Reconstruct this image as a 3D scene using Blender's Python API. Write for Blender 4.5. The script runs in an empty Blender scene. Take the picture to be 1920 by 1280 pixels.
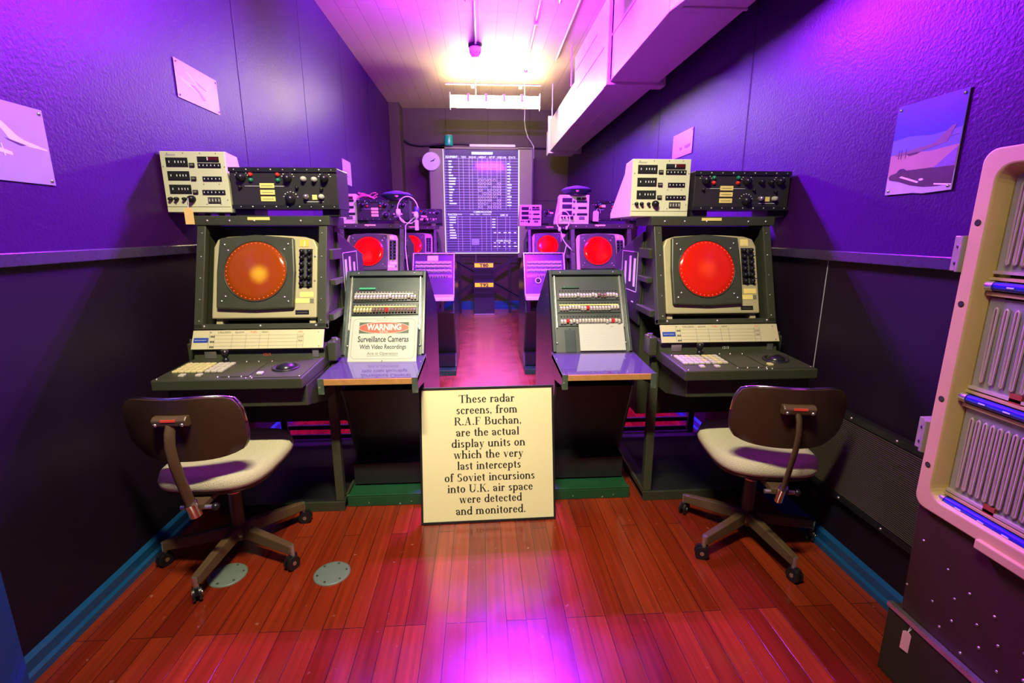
import bpy, bmesh, math, random
from mathutils import Matrix, Vector
random.seed(7)
S = bpy.context.scene
COL = S.collection
R = math.radians
PI = math.pi

# ------------------------------------------------------------------ camera, world, exposure
PITCH, YAW, CAM_H = 12.796, 3.568, 1.25
cam = bpy.data.objects.new('camera', bpy.data.cameras.new('camera'))
COL.objects.link(cam)
cam.location = (0, 0, CAM_H)
cam.rotation_euler = (R(90 - PITCH), 0, R(-YAW))
cam.data.sensor_width = 36.0
cam.data.lens = 907.0 / 1920 * 36.0
cam.data.clip_start = 0.02
S.camera = cam
S.view_settings.view_transform = 'Standard'
S.view_settings.look = 'None'
S.view_settings.gamma = 1.0
S.view_settings.exposure = 0.0
S.view_settings.use_curve_mapping = False
try:
    S.cycles.use_denoising = True
    S.cycles.max_bounces = 8
    S.cycles.sample_clamp_indirect = 4.0
except Exception:
    pass
W = bpy.data.worlds.new('world')
S.world = W
W.use_nodes = True
W.node_tree.nodes['Background'].inputs[0].default_value = (0.5, 0.45, 0.6, 1)
W.node_tree.nodes['Background'].inputs[1].default_value = 0.0

# strengths of the three lamps of the room (their fittings are built further down)
UV_COL, UV_POWER = (0.33, 0.014, 1.0), 3300.0
TUBE_COL, TUBE_POWER = (1.0, 0.82, 0.46), 155.0
FRONT_COL, FRONT_POWER = (1.0, 0.93, 0.62), 70.0

# ------------------------------------------------------------------ materials
MATS = {}
def mat(name, col, rough=0.5, metal=0.0, var=0.12, scale=30.0, bump=0.0, bscale=80.0, coat=0.0, emit=None, estr=0.0,
        trans=0.0, spec=0.5, wear=None, ior=1.45):
    if name in MATS:
        return MATS[name]
    m = bpy.data.materials.new(name)
    m.use_nodes = True
    nt = m.node_tree
    b = nt.nodes['Principled BSDF']
    tc = nt.nodes.new('ShaderNodeTexCoord')
    nz = nt.nodes.new('ShaderNodeTexNoise')
    nz.inputs['Scale'].default_value = scale
    nz.inputs['Detail'].default_value = 4
    nt.links.new(tc.outputs['Object'], nz.inputs['Vector'])
    mx = nt.nodes.new('ShaderNodeMixRGB')
    mx.inputs[1].default_value = (*[max(0, c * (1 - var)) for c in col], 1)
    mx.inputs[2].default_value = (*[min(1, c * (1 + var)) for c in col], 1)
    nt.links.new(nz.outputs['Fac'], mx.inputs[0])
    last = mx.outputs[0]
    if wear:                                     # scuffs: pale paint chips with a shape of their own
        n2 = nt.nodes.new('ShaderNodeTexNoise')
        n2.inputs['Scale'].default_value = wear[1]
        n2.inputs['Detail'].default_value = 6
        nt.links.new(tc.outputs['Object'], n2.inputs['Vector'])
        cr = nt.nodes.new('ShaderNodeValToRGB')
        cr.color_ramp.elements[0].position = wear[2]
        cr.color_ramp.elements[1].position = wear[2] + 0.04
        nt.links.new(n2.outputs['Fac'], cr.inputs[0])
        m2 = nt.nodes.new('ShaderNodeMixRGB')
        m2.inputs[2].default_value = (*wear[0], 1)
        nt.links.new(cr.outputs[0], m2.inputs[0])
        nt.links.new(last, m2.inputs[1])
        last = m2.outputs[0]
    nt.links.new(last, b.inputs['Base Color'])
    mr = nt.nodes.new('ShaderNodeMapRange')
    mr.inputs['To Min'].default_value = max(0.02, rough * 0.85)
    mr.inputs['To Max'].default_value = min(1, rough * 1.15)
    nt.links.new(nz.outputs['Fac'], mr.inputs['Value'])
    nt.links.new(mr.outputs[0], b.inputs['Roughness'])
    b.inputs['Metallic'].default_value = metal
    b.inputs['Specular IOR Level'].default_value = spec
    b.inputs['IOR'].default_value = ior
    if coat:
        b.inputs['Coat Weight'].default_value = coat
        b.inputs['Coat Roughness'].default_value = 0.06
    if trans:
        b.inputs['Transmission Weight'].default_value = trans
    if emit:
        b.inputs['Emission Color'].default_value = (*emit, 1)
        b.inputs['Emission Strength'].default_value = estr
    if bump:
        n3 = nt.nodes.new('ShaderNodeTexNoise')
        n3.inputs['Scale'].default_value = bscale
        n3.inputs['Detail'].default_value = 5
        nt.links.new(tc.outputs['Object'], n3.inputs['Vector'])
        bp = nt.nodes.new('ShaderNodeBump')
        bp.inputs['Strength'].default_value = bump
        bp.inputs['Distance'].default_value = 0.01
        nt.links.new(n3.outputs['Fac'], bp.inputs['Height'])
        nt.links.new(bp.outputs[0], b.inputs['Normal'])
    MATS[name] = m
    return m

def floor_material():
    m = bpy.data.materials.new('red_wood_planks'); m.use_nodes = True
    nt = m.node_tree; b = nt.nodes['Principled BSDF']
    L = nt.links.new
    tc = nt.nodes.new('ShaderNodeTexCoord')
    mp = nt.nodes.new('ShaderNodeMapping')
    mp.inputs['Rotation'].default_value = (0, 0, R(90))
    L(tc.outputs['Object'], mp.inputs['Vector'])
    br = nt.nodes.new('ShaderNodeTexBrick')
    br.inputs['Scale'].default_value = 1.0
    br.inputs['Brick Width'].default_value = 1.35
    br.inputs['Row Height'].default_value = 0.066
    br.inputs['Mortar Size'].default_value = 0.0011
    br.inputs['Mortar Smooth'].default_value = 0.1
    br.inputs['Bias'].default_value = 0.0
    br.offset = 0.37; br.offset_frequency = 3
    br.inputs['Color1'].default_value = (0.135, 0.012, 0.004, 1)
    br.inputs['Color2'].default_value = (0.25, 0.032, 0.008, 1)
    br.inputs['Mortar'].default_value = (0.03, 0.006, 0.004, 1)
    L(mp.outputs[0], br.inputs['Vector'])
    mg = nt.nodes.new('ShaderNodeMapping')
    mg.inputs['Scale'].default_value = (60, 2.2, 1)
    L(tc.outputs['Object'], mg.inputs['Vector'])
    gr = nt.nodes.new('ShaderNodeTexNoise'); gr.inputs['Scale'].default_value = 1.0; gr.inputs['Detail'].default_value = 6
    L(mg.outputs[0], gr.inputs['Vector'])
    mx = nt.nodes.new('ShaderNodeMixRGB'); mx.blend_type = 'MULTIPLY'; mx.inputs[0].default_value = 0.65
    cr = nt.nodes.new('ShaderNodeValToRGB')
    cr.color_ramp.elements[0].position = 0.25; cr.color_ramp.elements[0].color = (0.42, 0.36, 0.36, 1)
    cr.color_ramp.elements[1].position = 0.75; cr.color_ramp.elements[1].color = (1.25, 1.2, 1.1, 1)
    L(gr.outputs['Fac'], cr.inputs[0]); L(br.outputs['Color'], mx.inputs[1]); L(cr.outputs[0], mx.inputs[2])
    # pale scuffs
    sc = nt.nodes.new('ShaderNodeTexNoise'); sc.inputs['Scale'].default_value = 38; sc.inputs['Detail'].default_value = 8
    L(tc.outputs['Object'], sc.inputs['Vector'])
    c2 = nt.nodes.new('ShaderNodeValToRGB')
    c2.color_ramp.elements[0].position = 0.69; c2.color_ramp.elements[1].position = 0.76
    L(sc.outputs['Fac'], c2.inputs[0])
    m2 = nt.nodes.new('ShaderNodeMixRGB'); m2.inputs[2].default_value = (0.5, 0.27, 0.2, 1)
    ml = nt.nodes.new('ShaderNodeMath'); ml.operation = 'MULTIPLY'; ml.inputs[1].default_value = 0.4
    L(c2.outputs[0], ml.inputs[0]); L(ml.outputs[0], m2.inputs[0]); L(mx.outputs[0], m2.inputs[1])
    # pale aisle between the rows: wear, and reflected light painted into the colour
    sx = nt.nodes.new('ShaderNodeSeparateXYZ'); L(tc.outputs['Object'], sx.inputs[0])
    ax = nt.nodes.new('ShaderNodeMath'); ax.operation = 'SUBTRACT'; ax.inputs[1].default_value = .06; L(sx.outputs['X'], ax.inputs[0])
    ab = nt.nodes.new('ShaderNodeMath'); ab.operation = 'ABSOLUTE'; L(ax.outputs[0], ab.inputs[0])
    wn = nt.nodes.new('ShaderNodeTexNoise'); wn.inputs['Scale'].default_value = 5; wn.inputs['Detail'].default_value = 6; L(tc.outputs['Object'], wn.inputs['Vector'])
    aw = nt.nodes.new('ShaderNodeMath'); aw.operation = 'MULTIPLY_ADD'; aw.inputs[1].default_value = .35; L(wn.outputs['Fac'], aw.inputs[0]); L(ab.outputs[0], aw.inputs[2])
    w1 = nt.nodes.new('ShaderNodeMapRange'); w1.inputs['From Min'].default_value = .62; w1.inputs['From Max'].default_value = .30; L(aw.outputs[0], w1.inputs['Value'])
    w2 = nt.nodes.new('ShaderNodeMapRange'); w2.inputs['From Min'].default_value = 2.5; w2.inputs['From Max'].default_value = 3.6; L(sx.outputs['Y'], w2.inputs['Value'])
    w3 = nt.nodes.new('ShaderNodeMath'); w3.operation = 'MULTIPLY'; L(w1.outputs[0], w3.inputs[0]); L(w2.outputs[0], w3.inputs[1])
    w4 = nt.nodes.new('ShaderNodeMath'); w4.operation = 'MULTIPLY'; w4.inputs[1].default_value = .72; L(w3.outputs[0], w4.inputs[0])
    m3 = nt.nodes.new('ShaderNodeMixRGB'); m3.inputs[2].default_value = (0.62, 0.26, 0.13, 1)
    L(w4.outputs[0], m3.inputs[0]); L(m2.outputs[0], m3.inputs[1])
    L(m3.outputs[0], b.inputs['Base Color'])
    rn = nt.nodes.new('ShaderNodeTexNoise'); rn.inputs['Scale'].default_value = 9; rn.inputs['Detail'].default_value = 7
    L(tc.outputs['Object'], rn.inputs['Vector'])
    mr = nt.nodes.new('ShaderNodeMapRange'); mr.inputs['To Min'].default_value = 0.10; mr.inputs['To Max'].default_value = 0.27
    L(rn.outputs['Fac'], mr.inputs['Value']); L(mr.outputs[0], b.inputs['Roughness'])
    bp = nt.nodes.new('ShaderNodeBump'); bp.inputs['Strength'].default_value = 0.35; bp.inputs['Distance'].default_value = 0.002
    ad = nt.nodes.new('ShaderNodeMath'); ad.operation = 'MULTIPLY_ADD'; ad.inputs[1].default_value = 0.25
    iv = nt.nodes.new('ShaderNodeMath'); iv.operation = 'SUBTRACT'; iv.inputs[0].default_value = 1.0
    L(br.outputs['Fac'], iv.inputs[1]); L(gr.outputs['Fac'], ad.inputs[0]); L(iv.outputs[0], ad.inputs[2])
    L(ad.outputs[0], bp.inputs['Height']); L(bp.outputs[0], b.inputs['Normal'])
    b.inputs['Specular IOR Level'].default_value = 0.55
    b.inputs['Coat Weight'].default_value = 0.12
    b.inputs['Coat Roughness'].default_value = 0.08
    return m

def lines_material(name, col, dark, width, axis=0, rough=0.6, bump=0.5):
    """painted boards: fine grooves every WIDTH metres along one axis"""
    m = bpy.data.materials.new(name); m.use_nodes = True
    nt = m.node_tree; b = nt.nodes['Principled BSDF']; L = nt.links.new
    tc = nt.nodes.new('ShaderNodeTexCoord')
    br = nt.nodes.new('ShaderNodeTexBrick')
    mp = nt.nodes.new('ShaderNodeMapping'); mp.inputs['Rotation'].default_value = (0, 0, R(90) if axis == 0 else 0)
    L(tc.outputs['Object'], mp.inputs['Vector']); L(mp.outputs[0], br.inputs['Vector'])
    br.inputs['Scale'].default_value = 1; br.inputs['Row Height'].default_value = width; br.inputs['Brick Width'].default_value = 2.3
    br.inputs['Mortar Size'].default_value = 0.0022
    br.inputs['Color1'].default_value = (*col, 1); br.inputs['Color2'].default_value = (*[c * .95 for c in col], 1)
    br.inputs['Mortar'].default_value = (*dark, 1)
    nz = nt.nodes.new('ShaderNodeTexNoise'); nz.inputs['Scale'].default_value = 3; nz.inputs['Detail'].default_value = 5
    L(tc.outputs['Object'], nz.inputs['Vector'])
    mx = nt.nodes.new('ShaderNodeMixRGB'); mx.blend_type = 'MULTIPLY'; mx.inputs[0].default_value = 0.35
    cr = nt.nodes.new('ShaderNodeValToRGB'); cr.color_ramp.elements[0].color = (.75, .75, .75, 1)
    L(nz.outputs['Fac'], cr.inputs[0]); L(br.outputs['Color'], mx.inputs[1]); L(cr.outputs[0], mx.inputs[2])
    L(mx.outputs[0], b.inputs['Base Color'])
    b.inputs['Roughness'].default_value = rough
    bp = nt.nodes.new('ShaderNodeBump'); bp.invert = True
    bp.inputs['Strength'].default_value = bump; bp.inputs['Distance'].default_value = 0.006
    L(br.outputs['Fac'], bp.inputs['Height']); L(bp.outputs[0], b.inputs['Normal'])
    return m

def glow(name, col, strength):
    if name in MATS:
        return MATS[name]
    m = bpy.data.materials.new(name); m.use_nodes = True
    nt = m.node_tree
    nt.nodes.remove(nt.nodes['Principled BSDF'])
    e = nt.nodes.new('ShaderNodeEmission')
    e.inputs[0].default_value = (*col, 1); e.inputs[1].default_value = strength
    nt.links.new(e.outputs[0], nt.nodes['Material Output'].inputs[0])
    MATS[name] = m
    return m

def scope_material(name, edge, core, corestr, basestr, cpos=(0, 0, 0), rad=0.1):
    """radar scope glass: tinted filter, its lit look and central gleam painted in as emission"""
    m = bpy.data.materials.new(name); m.use_nodes = True
    nt = m.node_tree; b = nt.nodes['Principled BSDF']; L = nt.links.new
    tc = nt.nodes.new('ShaderNodeTexCoord')
    mp = nt.nodes.new('ShaderNodeMapping'); mp.vector_type = 'POINT'
    mp.inputs['Location'].default_value = [-c / rad for c in cpos]
    mp.inputs['Scale'].default_value = (1 / rad,) * 3
    L(tc.outputs['Object'], mp.inputs['Vector'])
    nz = nt.nodes.new('ShaderNodeTexNoise'); nz.inputs['Scale'].default_value = 1.6; nz.inputs['Detail'].default_value = 3
    L(mp.outputs[0], nz.inputs['Vector'])
    vm = nt.nodes.new('ShaderNodeVectorMath'); vm.operation = 'LENGTH'
    L(mp.outputs[0], vm.inputs[0])
    ad = nt.nodes.new('ShaderNodeMath'); ad.operation = 'MULTIPLY_ADD'; ad.inputs[1].default_value = 0.3
    L(nz.outputs['Fac'], ad.inputs[0]); L(vm.outputs['Value'], ad.inputs[2])
    cr = nt.nodes.new('ShaderNodeValToRGB')
    cr.color_ramp.interpolation = 'EASE'
    cr.color_ramp.elements[0].position = 0.25; cr.color_ramp.elements[0].color = (*core, 1)
    cr.color_ramp.elements[1].position = 1.05 if 1.05 < 1 else 1.0; cr.color_ramp.elements[1].color = (*edge, 1)
    L(ad.outputs[0], cr.inputs[0])
    L(cr.outputs[0], b.inputs['Base Color']); L(cr.outputs[0], b.inputs['Emission Color'])
    mr = nt.nodes.new('ShaderNodeMapRange'); mr.inputs['From Min'].default_value = 0.25; mr.inputs['From Max'].default_value = 1.0
    mr.inputs['To Min'].default_value = corestr; mr.inputs['To Max'].default_value = basestr
    L(ad.outputs[0], mr.inputs['Value']); L(mr.outputs[0], b.inputs['Emission Strength'])
    b.inputs['Roughness'].default_value = 0.12
    b.inputs['Coat Weight'].default_value = 0.08; b.inputs['Coat Roughness'].default_value = 0.03
    b.inputs['Specular IOR Level'].default_value = 0.2
    return m

def clear_plastic(name, tint, opacity):
    m = bpy.data.materials.new(name); m.use_nodes = True
    nt = m.node_tree; L = nt.links.new
    b = nt.nodes['Principled BSDF']
    b.inputs['Base Color'].default_value = (*tint, 1); b.inputs['Roughness'].default_value = 0.08
    tr = nt.nodes.new('ShaderNodeBsdfTransparent'); tr.inputs[0].default_value = (.95, .95, .97, 1)
    mx = nt.nodes.new('ShaderNodeMixShader')
    tc = nt.nodes.new('ShaderNodeTexCoord')
    nz = nt.nodes.new('ShaderNodeTexNoise'); nz.inputs['Scale'].default_value = 12
    L(tc.outputs['Object'], nz.inputs['Vector'])
    mr = nt.nodes.new('ShaderNodeMapRange'); mr.inputs['To Min'].default_value = opacity * .7; mr.inputs['To Max'].default_value = opacity * 1.3
    L(nz.outputs['Fac'], mr.inputs['Value']); L(mr.outputs[0], mx.inputs[0])
    L(tr.outputs[0], mx.inputs[1]); L(b.outputs[0], mx.inputs[2])
    L(mx.outputs[0], nt.nodes['Material Output'].inputs[0])
    return m

OLIVE = mat('olive_metal', (0.042, 0.046, 0.026), .38, var=.2, scale=14, wear=((.16, .17, .12), 26, .72))
OLIVE_D = mat('dark_olive_metal', (0.030, 0.034, 0.020), .4, var=.2, scale=14)
BLACK = mat('black_metal', (0.012, 0.012, 0.013), .38, var=.2)
BLACK_P = mat('black_plastic', (0.010, 0.010, 0.012), .3, var=.1)
VOID = mat('dark_interior', (0.006, 0.006, 0.007), .8)
BEIGE = mat('beige_enamel', (0.42, 0.37, 0.21), .4, var=.07, scale=9)
CREAMBOX = mat('cream_enamel', (0.66, 0.66, 0.44), .4, var=.05, scale=9)
SIGNW = mat('sign_white', (0.40, 0.43, 0.34), .6, var=.03)
CREAM = mat('cream_card', (0.54, 0.49, 0.29), .6, var=.04, scale=9)
WHITECARD = mat('white_card', (0.60, 0.62, 0.52), .6, var=.03, scale=9)
PAPER = mat('white_paper', (0.46, 0.46, 0.40), .7, var=.03, scale=9)
SIGNP = mat('sign_cream', (0.70, 0.63, 0.36), .45, var=.03, scale=4)
INK = mat('black_ink', (0.012, 0.010, 0.016), .6)
GREYINK = mat('grey_ink', (0.16, 0.15, 0.11), .6)
REDINK = mat('red_ink', (0.75, 0.06, 0.03), .6)
BLUELAB = mat('blue_label', (0.015, 0.05, 0.32), .4)
YELLAB = mat('yellow_label', (0.85, 0.68, 0.20), .5, var=.06)
ORLAB = mat('orange_label', (0.90, 0.42, 0.05), .5)
WHITEMARK = mat('white_marking', (0.78, 0.78, 0.78), .5)
STEEL = mat('bright_steel', (0.62, 0.61, 0.56), .28, metal=.9, var=.1)
CHROME = mat('chrome', (0.75, 0.72, 0.68), .14, metal=1.0, var=.04)
WORNGREEN = mat('worn_green_metal', (0.06, 0.085, 0.06), .45, var=.4, scale=30, wear=((.22, .22, .16), 60, .6))
GREEN = mat('green_paint', (0.008, 0.055, 0.022), .4, var=.25, scale=20, wear=((.2, .25, .18), 30, .68))
DKGREEN = mat('blackish_green_metal', (0.035, 0.050, 0.045), .26, var=.2, scale=10)
PANELGREY = mat('dark_grey_green_panel', (0.055, 0.066, 0.058), .3, var=.2, scale=7)
KEYCREAM = mat('cream_key', (0.52, 0.47, 0.38), .4, var=.06)
KEYYEL = mat('yellow_key', (0.62, 0.55, 0.24), .4, var=.1)
KEYDARK = mat('brown_key', (0.20, 0.13, 0.09), .4, var=.1)
KEYRED = mat('red_key', (0.72, 0.02, 0.02), .35)
BULBRED = mat('red_lamp_cap', (0.75, 0.03, 0.02), .2, coat=.5)
BULBGRN = mat('green_lamp_cap', (0.01, 0.22, 0.12), .2, coat=.5)
KNOBGREY = mat('grey_knob', (0.42, 0.42, 0.36), .4)
WOODEDGE = mat('wood_edge', (0.42, 0.20, 0.06), .45, var=.3, scale=40)
SHELFTOP = mat('glossy_shelf', (0.07, 0.055, 0.10), .06, var=.1, coat=.7)
WALL = mat('charcoal_wall', (0.044, 0.0062, 0.084), .36, var=.15, scale=2.2, bump=.20, bscale=105, spec=.13)
WALLLOW = mat('dark_lower_wall', (0.010, 0.005, 0.012), .5, var=.15, scale=3, spec=.3)
WALLB = mat('charcoal_board', (0.062, 0.050, 0.026), .5, var=.12, scale=2, spec=.25)
GROOVE = mat('wall_joint', (0.02, 0.018, 0.022), .8)
WHITELINE = mat('pale_wall_scratch', (0.5, 0.5, 0.48), .7)
BLUEPAINT = mat('blue_gloss_paint', (0.008, 0.075, 0.19), .25, var=.15, scale=6, coat=.3)
DOORBLUE = mat('blue_door_paint', (0.01, 0.055, 0.26), .35)
DUCTP = mat('cream_duct_paint', (0.72, 0.66, 0.56), .45, var=.06, scale=4)
PIPEP = mat('cream_pipe_paint', (0.74, 0.66, 0.56), .45)
SEATF = mat('cream_tweed', (0.56, 0.50, 0.34), .9, var=.3, scale=260, bump=.5, bscale=300)
BROWNPL = mat('brown_moulded_plastic', (0.045, 0.024, 0.012), .33, var=.2, scale=8)
BROWNMET = mat('brown_metal', (0.085, 0.050, 0.025), .33, var=.2, scale=12)
CABBEIGE = mat('cabinet_beige', (0.60, 0.45, 0.15), .5, var=.12, scale=7)
CABBROWN = mat('cabinet_brown', (0.040, 0.019, 0.008), .55, var=.2, scale=6, spec=.25)
CABOLIVE = mat('cabinet_olive', (0.030, 0.026, 0.008), .55, var=.2, scale=6, spec=.25)
BLUETUBE = mat('blue_tube', (0.015, 0.02, 0.36), .15, var=.3, scale=20, coat=.6)
CABINSIDE = mat('cabinet_blue_interior', (0.05, 0.085, 0.20), .4, var=.9, scale=22)
RIB = mat('ribbed_plastic', (0.52, 0.43, 0.30), .15, var=.15, scale=25, coat=.5)
CLEAR = clear_plastic('clear_plastic_cover', (.75, .72, .66), .28)
CAPBLUE = mat('blue_grey_cloth', (0.055, 0.06, 0.13), .85, var=.2, scale=60)
BADGE = mat('cap_badge_metal', (0.8, 0.25, 0.35), .35, metal=.4)
CORD = mat('white_cord', (0.78, 0.74, 0.78), .5)
LEATHER = mat('brown_leather', (0.32, 0.10, 0.09), .5, var=.3, scale=30)
MANILA = mat('manila_tag', (0.80, 0.52, 0.20), .7)
PINKTAG = mat('pink_tag', (0.85, 0.42, 0.45), .7)
GREENTIN = mat('green_tin', (0.01, 0.36, 0.16), .3, coat=.4)
GREYBOARD = mat('grey_board', (0.17, 0.165, 0.095), .6, var=.08, scale=5)
FLOORCAP = mat('grey_green_cap', (0.12, 0.155, 0.12), .45, var=.1)
TRIMBOX = mat('conduit_trunking', (0.045, 0.03, 0.07), .28)
SPKGRILLE = mat('grille_wire', (0.045, 0.036, 0.02), .6)
SKYA = mat('picture_sky_blue', (0.03, 0.055, 0.42), .35, var=.25, scale=9)
SKYM = mat('picture_sky_mid', (0.11, 0.15, 0.45), .35, var=.2, scale=9)
SKYB = mat('picture_sky_pink', (0.36, 0.24, 0.16), .35, var=.18, scale=9)
SKYC = mat('picture_cloud', (0.42, 0.40, 0.44), .35, var=.18, scale=25)
PICGREY = mat('picture_grey', (0.30, 0.29, 0.36), .4, var=.12, scale=8)
PICPALE = mat('picture_pale', (0.50, 0.46, 0.52), .4, var=.08, scale=12)
PLANEL = mat('picture_aircraft_silver', (0.15, 0.11, 0.09), .4, var=.25, scale=60)
PLANED = mat('picture_aircraft_dark', (0.05, 0.025, 0.025), .4, var=.4, scale=60)
PLANEW = mat('picture_aircraft_white', (0.75, 0.70, 0.74), .4, var=.1, scale=60)
PLANEP = mat('picture_aircraft_lilac', (0.16, 0.12, 0.26), .4, var=.3, scale=60)

# ------------------------------------------------------------------ mesh builder
class MB:
    def __init__(self, M=None):
        self.v = []; self.f = []; self.m = []; self.s = []
        self.M = M or Matrix.Identity(4); self.slots = []
    def slot(self, m):
        if m not in self.slots:
            self.slots.append(m)
        return self.slots.index(m)
    def add(self, vs, fs, m, smooth=False):
        o = len(self.v)
        self.v += [self.M @ Vector(p) for p in vs]
        i = self.slot(m)
        for f in fs:
            self.f.append([o + k for k in f]); self.m.append(i); self.s.append(smooth)
        return self
    def box(self, x0, x1, y0, y1, z0, z1, m):
        vs = [(x, y, z) for z in (z0, z1) for y in (y0, y1) for x in (x0, x1)]
        return self.add(vs, [(0, 2, 3, 1), (4, 5, 7, 6), (0, 1, 5, 4), (2, 6, 7, 3), (0, 4, 6, 2), (1, 3, 7, 5)], m)
    def prism(self, pts, x0, x1, m, axis='x', smooth=False):
        n = len(pts)
        def P(a, b, c):
            return {'x': (c, a, b), 'y': (a, c, b), 'z': (a, b, c)}[axis]
        vs = [P(a, b, x0) for a, b in pts] + [P(a, b, x1) for a, b in pts]
        o = len(self.v)
        self.add(vs, [list(range(n))[::-1], list(range(n, 2 * n))], m)
        i = self.slot(m)
        for k in range(n):
            j = (k + 1) % n
            self.f.append([o + k, o + j, o + n + j, o + n + k]); self.m.append(i); self.s.append(smooth)
        return self
    def cyl(self, a, b, r, m, n=14, r2=None, cap=True):
        a = Vector(a); b = Vector(b); d = (b - a).normalized(); r2 = r if r2 is None else r2
        u = d.orthogonal().normalized(); w = d.cross(u)
        vs = []
        for p, q in ((a, r), (b, r2)):
            for k in range(n):
                t = 2 * PI * k / n
                vs.append(p + (u * math.cos(t) + w * math.sin(t)) * q)
        self.add(vs, [(k, (k + 1) % n, n + (k + 1) % n, n + k) for k in range(n)], m, True)
        if cap:
            self.add(vs[:n], [list(range(n))[::-1]], m); self.add(vs[n:], [list(range(n))], m)
        return self
    def tube(self, pts, r, m, n=8, flat=1.0, closed=False):
        pts = [Vector(p) for p in pts]; N = len(pts); rings = []
        u = None
        for i, p in enumerate(pts):
            if closed:
                d = (pts[(i + 1) % N] - pts[i - 1]).normalized()
            else:
                d = (pts[min(i + 1, N - 1)] - pts[max(i - 1, 0)]).normalized()
            if u is None:
                u = d.orthogonal().normalized()
            u = (u - d * u.dot(d)).normalized(); w = d.cross(u)
            rr = r[i] if isinstance(r, (list, tuple)) else r
            rings.append([p + u * math.cos(2 * PI * k / n) * rr + w * math.sin(2 * PI * k / n) * rr * flat for k in range(n)])
        vs = [q for ring in rings for q in ring]
        fs = [(i * n + k, i * n + (k + 1) % n, ((i + 1) % N) * n + (k + 1) % n, ((i + 1) % N) * n + k)
              for i in range(N if closed else N - 1) for k in range(n)]
        self.add(vs, fs, m, True)
        if not closed:
            self.add(rings[0], [list(range(n))[::-1]], m); self.add(rings[-1], [list(range(n))], m)
        return self
    def lathe(self, prof, m, c=(0, 0, 0), n=24, axis='z', sx=1.0, sy=1.0):
        vs = []
        for r, h in prof:
            for k in range(n):
                t = 2 * PI * k / n
                a, b = r * math.cos(t) * sx, r * math.sin(t) * sy
                vs.append((c[0] + a, c[1] + b, c[2] + h) if axis == 'z' else ((c[0] + a, c[1] - h, c[2] + b) if axis == 'y' else (c[0] + h, c[1] + a, c[2] + b)))
        fs = [(i * n + k, i * n + (k + 1) % n, (i + 1) * n + (k + 1) % n, (i + 1) * n + k) for i in range(len(prof) - 1) for k in range(n)]
        self.add(vs, fs, m, True)
        if prof[0][0] > 1e-5: self.add(vs[:n], [list(range(n))[::-1]], m)
        if prof[-1][0] > 1e-5: self.add(vs[-n:], [list(range(n))], m)
        return self
    def ball(self, c, r, m, sc=(1, 1, 1), n=14):
        prof = [(max(1e-6, math.sin(PI * i / 8)), -math.cos(PI * i / 8)) for i in range(9)]
        vs = [(c[0] + a * r * math.cos(2 * PI * k / n) * sc[0], c[1] + a * r * math.sin(2 * PI * k / n) * sc[1], c[2] + h * r * sc[2]) for a, h in prof for k in range(n)]
        return self.add(vs, [(i * n + k, i * n + (k + 1) % n, (i + 1) * n + (k + 1) % n, (i + 1) * n + k) for i in range(8) for k in range(n)], m, True)
    def plate(self, pts, m, y0=0.0, t=0.0006):
        """flat printed shape in the local x-z plane facing -y, T thick"""
        return self.prism(pts, y0, y0 - t, m, axis='y')
    def build(self, name, parent=None, bevel=0.0, label=None, origin=None):
        me = bpy.data.meshes.new(name)
        o = Vector(origin) if origin else Vector((0, 0, 0))
        me.from_pydata([tuple(p - o) for p in self.v], [], self.f)
        for i, p in enumerate(me.polygons):
            p.material_index = self.m[i]; p.use_smooth = self.s[i]
        for m in self.slots:
            me.materials.append(m)
        bm = bmesh.new(); bm.from_mesh(me)
        bmesh.ops.recalc_face_normals(bm, faces=bm.faces)
        bm.to_mesh(me); bm.free()
        ob = bpy.data.objects.new(name, me)
        COL.objects.link(ob)
        ob.location = o
        if parent is not None:
            ob.parent = parent
        if bevel:
            md = ob.modifiers.new('bevel', 'BEVEL'); md.width = bevel; md.segments = 2; md.limit_method = 'ANGLE'; md.angle_limit = R(40)
        if label:
            ob['label'] = label
        return ob

def thing(name, label, cat, loc=(0, 0, 0), rz=0.0, group=None, rx=0.0):
    o = bpy.data.objects.new(name, None)
    COL.objects.link(o)
    o.empty_display_size = 0.05
    o.location = loc; o.rotation_euler = (rx, 0, rz)
    o['label'] = label; o['category'] = cat
    if group: o['group'] = group
    return o
def tag(o, label, cat, group=None, kind=None):
    if label: o['label'] = label
    if cat: o['category'] = cat
    if group: o['group'] = group
    if kind: o['kind'] = kind
    return o
def struct(o):
    o['kind'] = 'structure'
    return o
def spawn(src, name, parent, loc, rot=None):
    """another object with the same mesh (same shape) at its own place"""
    c = src.copy(); c.name = name; COL.objects.link(c); c.parent = parent; c.location = loc
    if rot is not None: c.rotation_euler = rot
    return c

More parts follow.
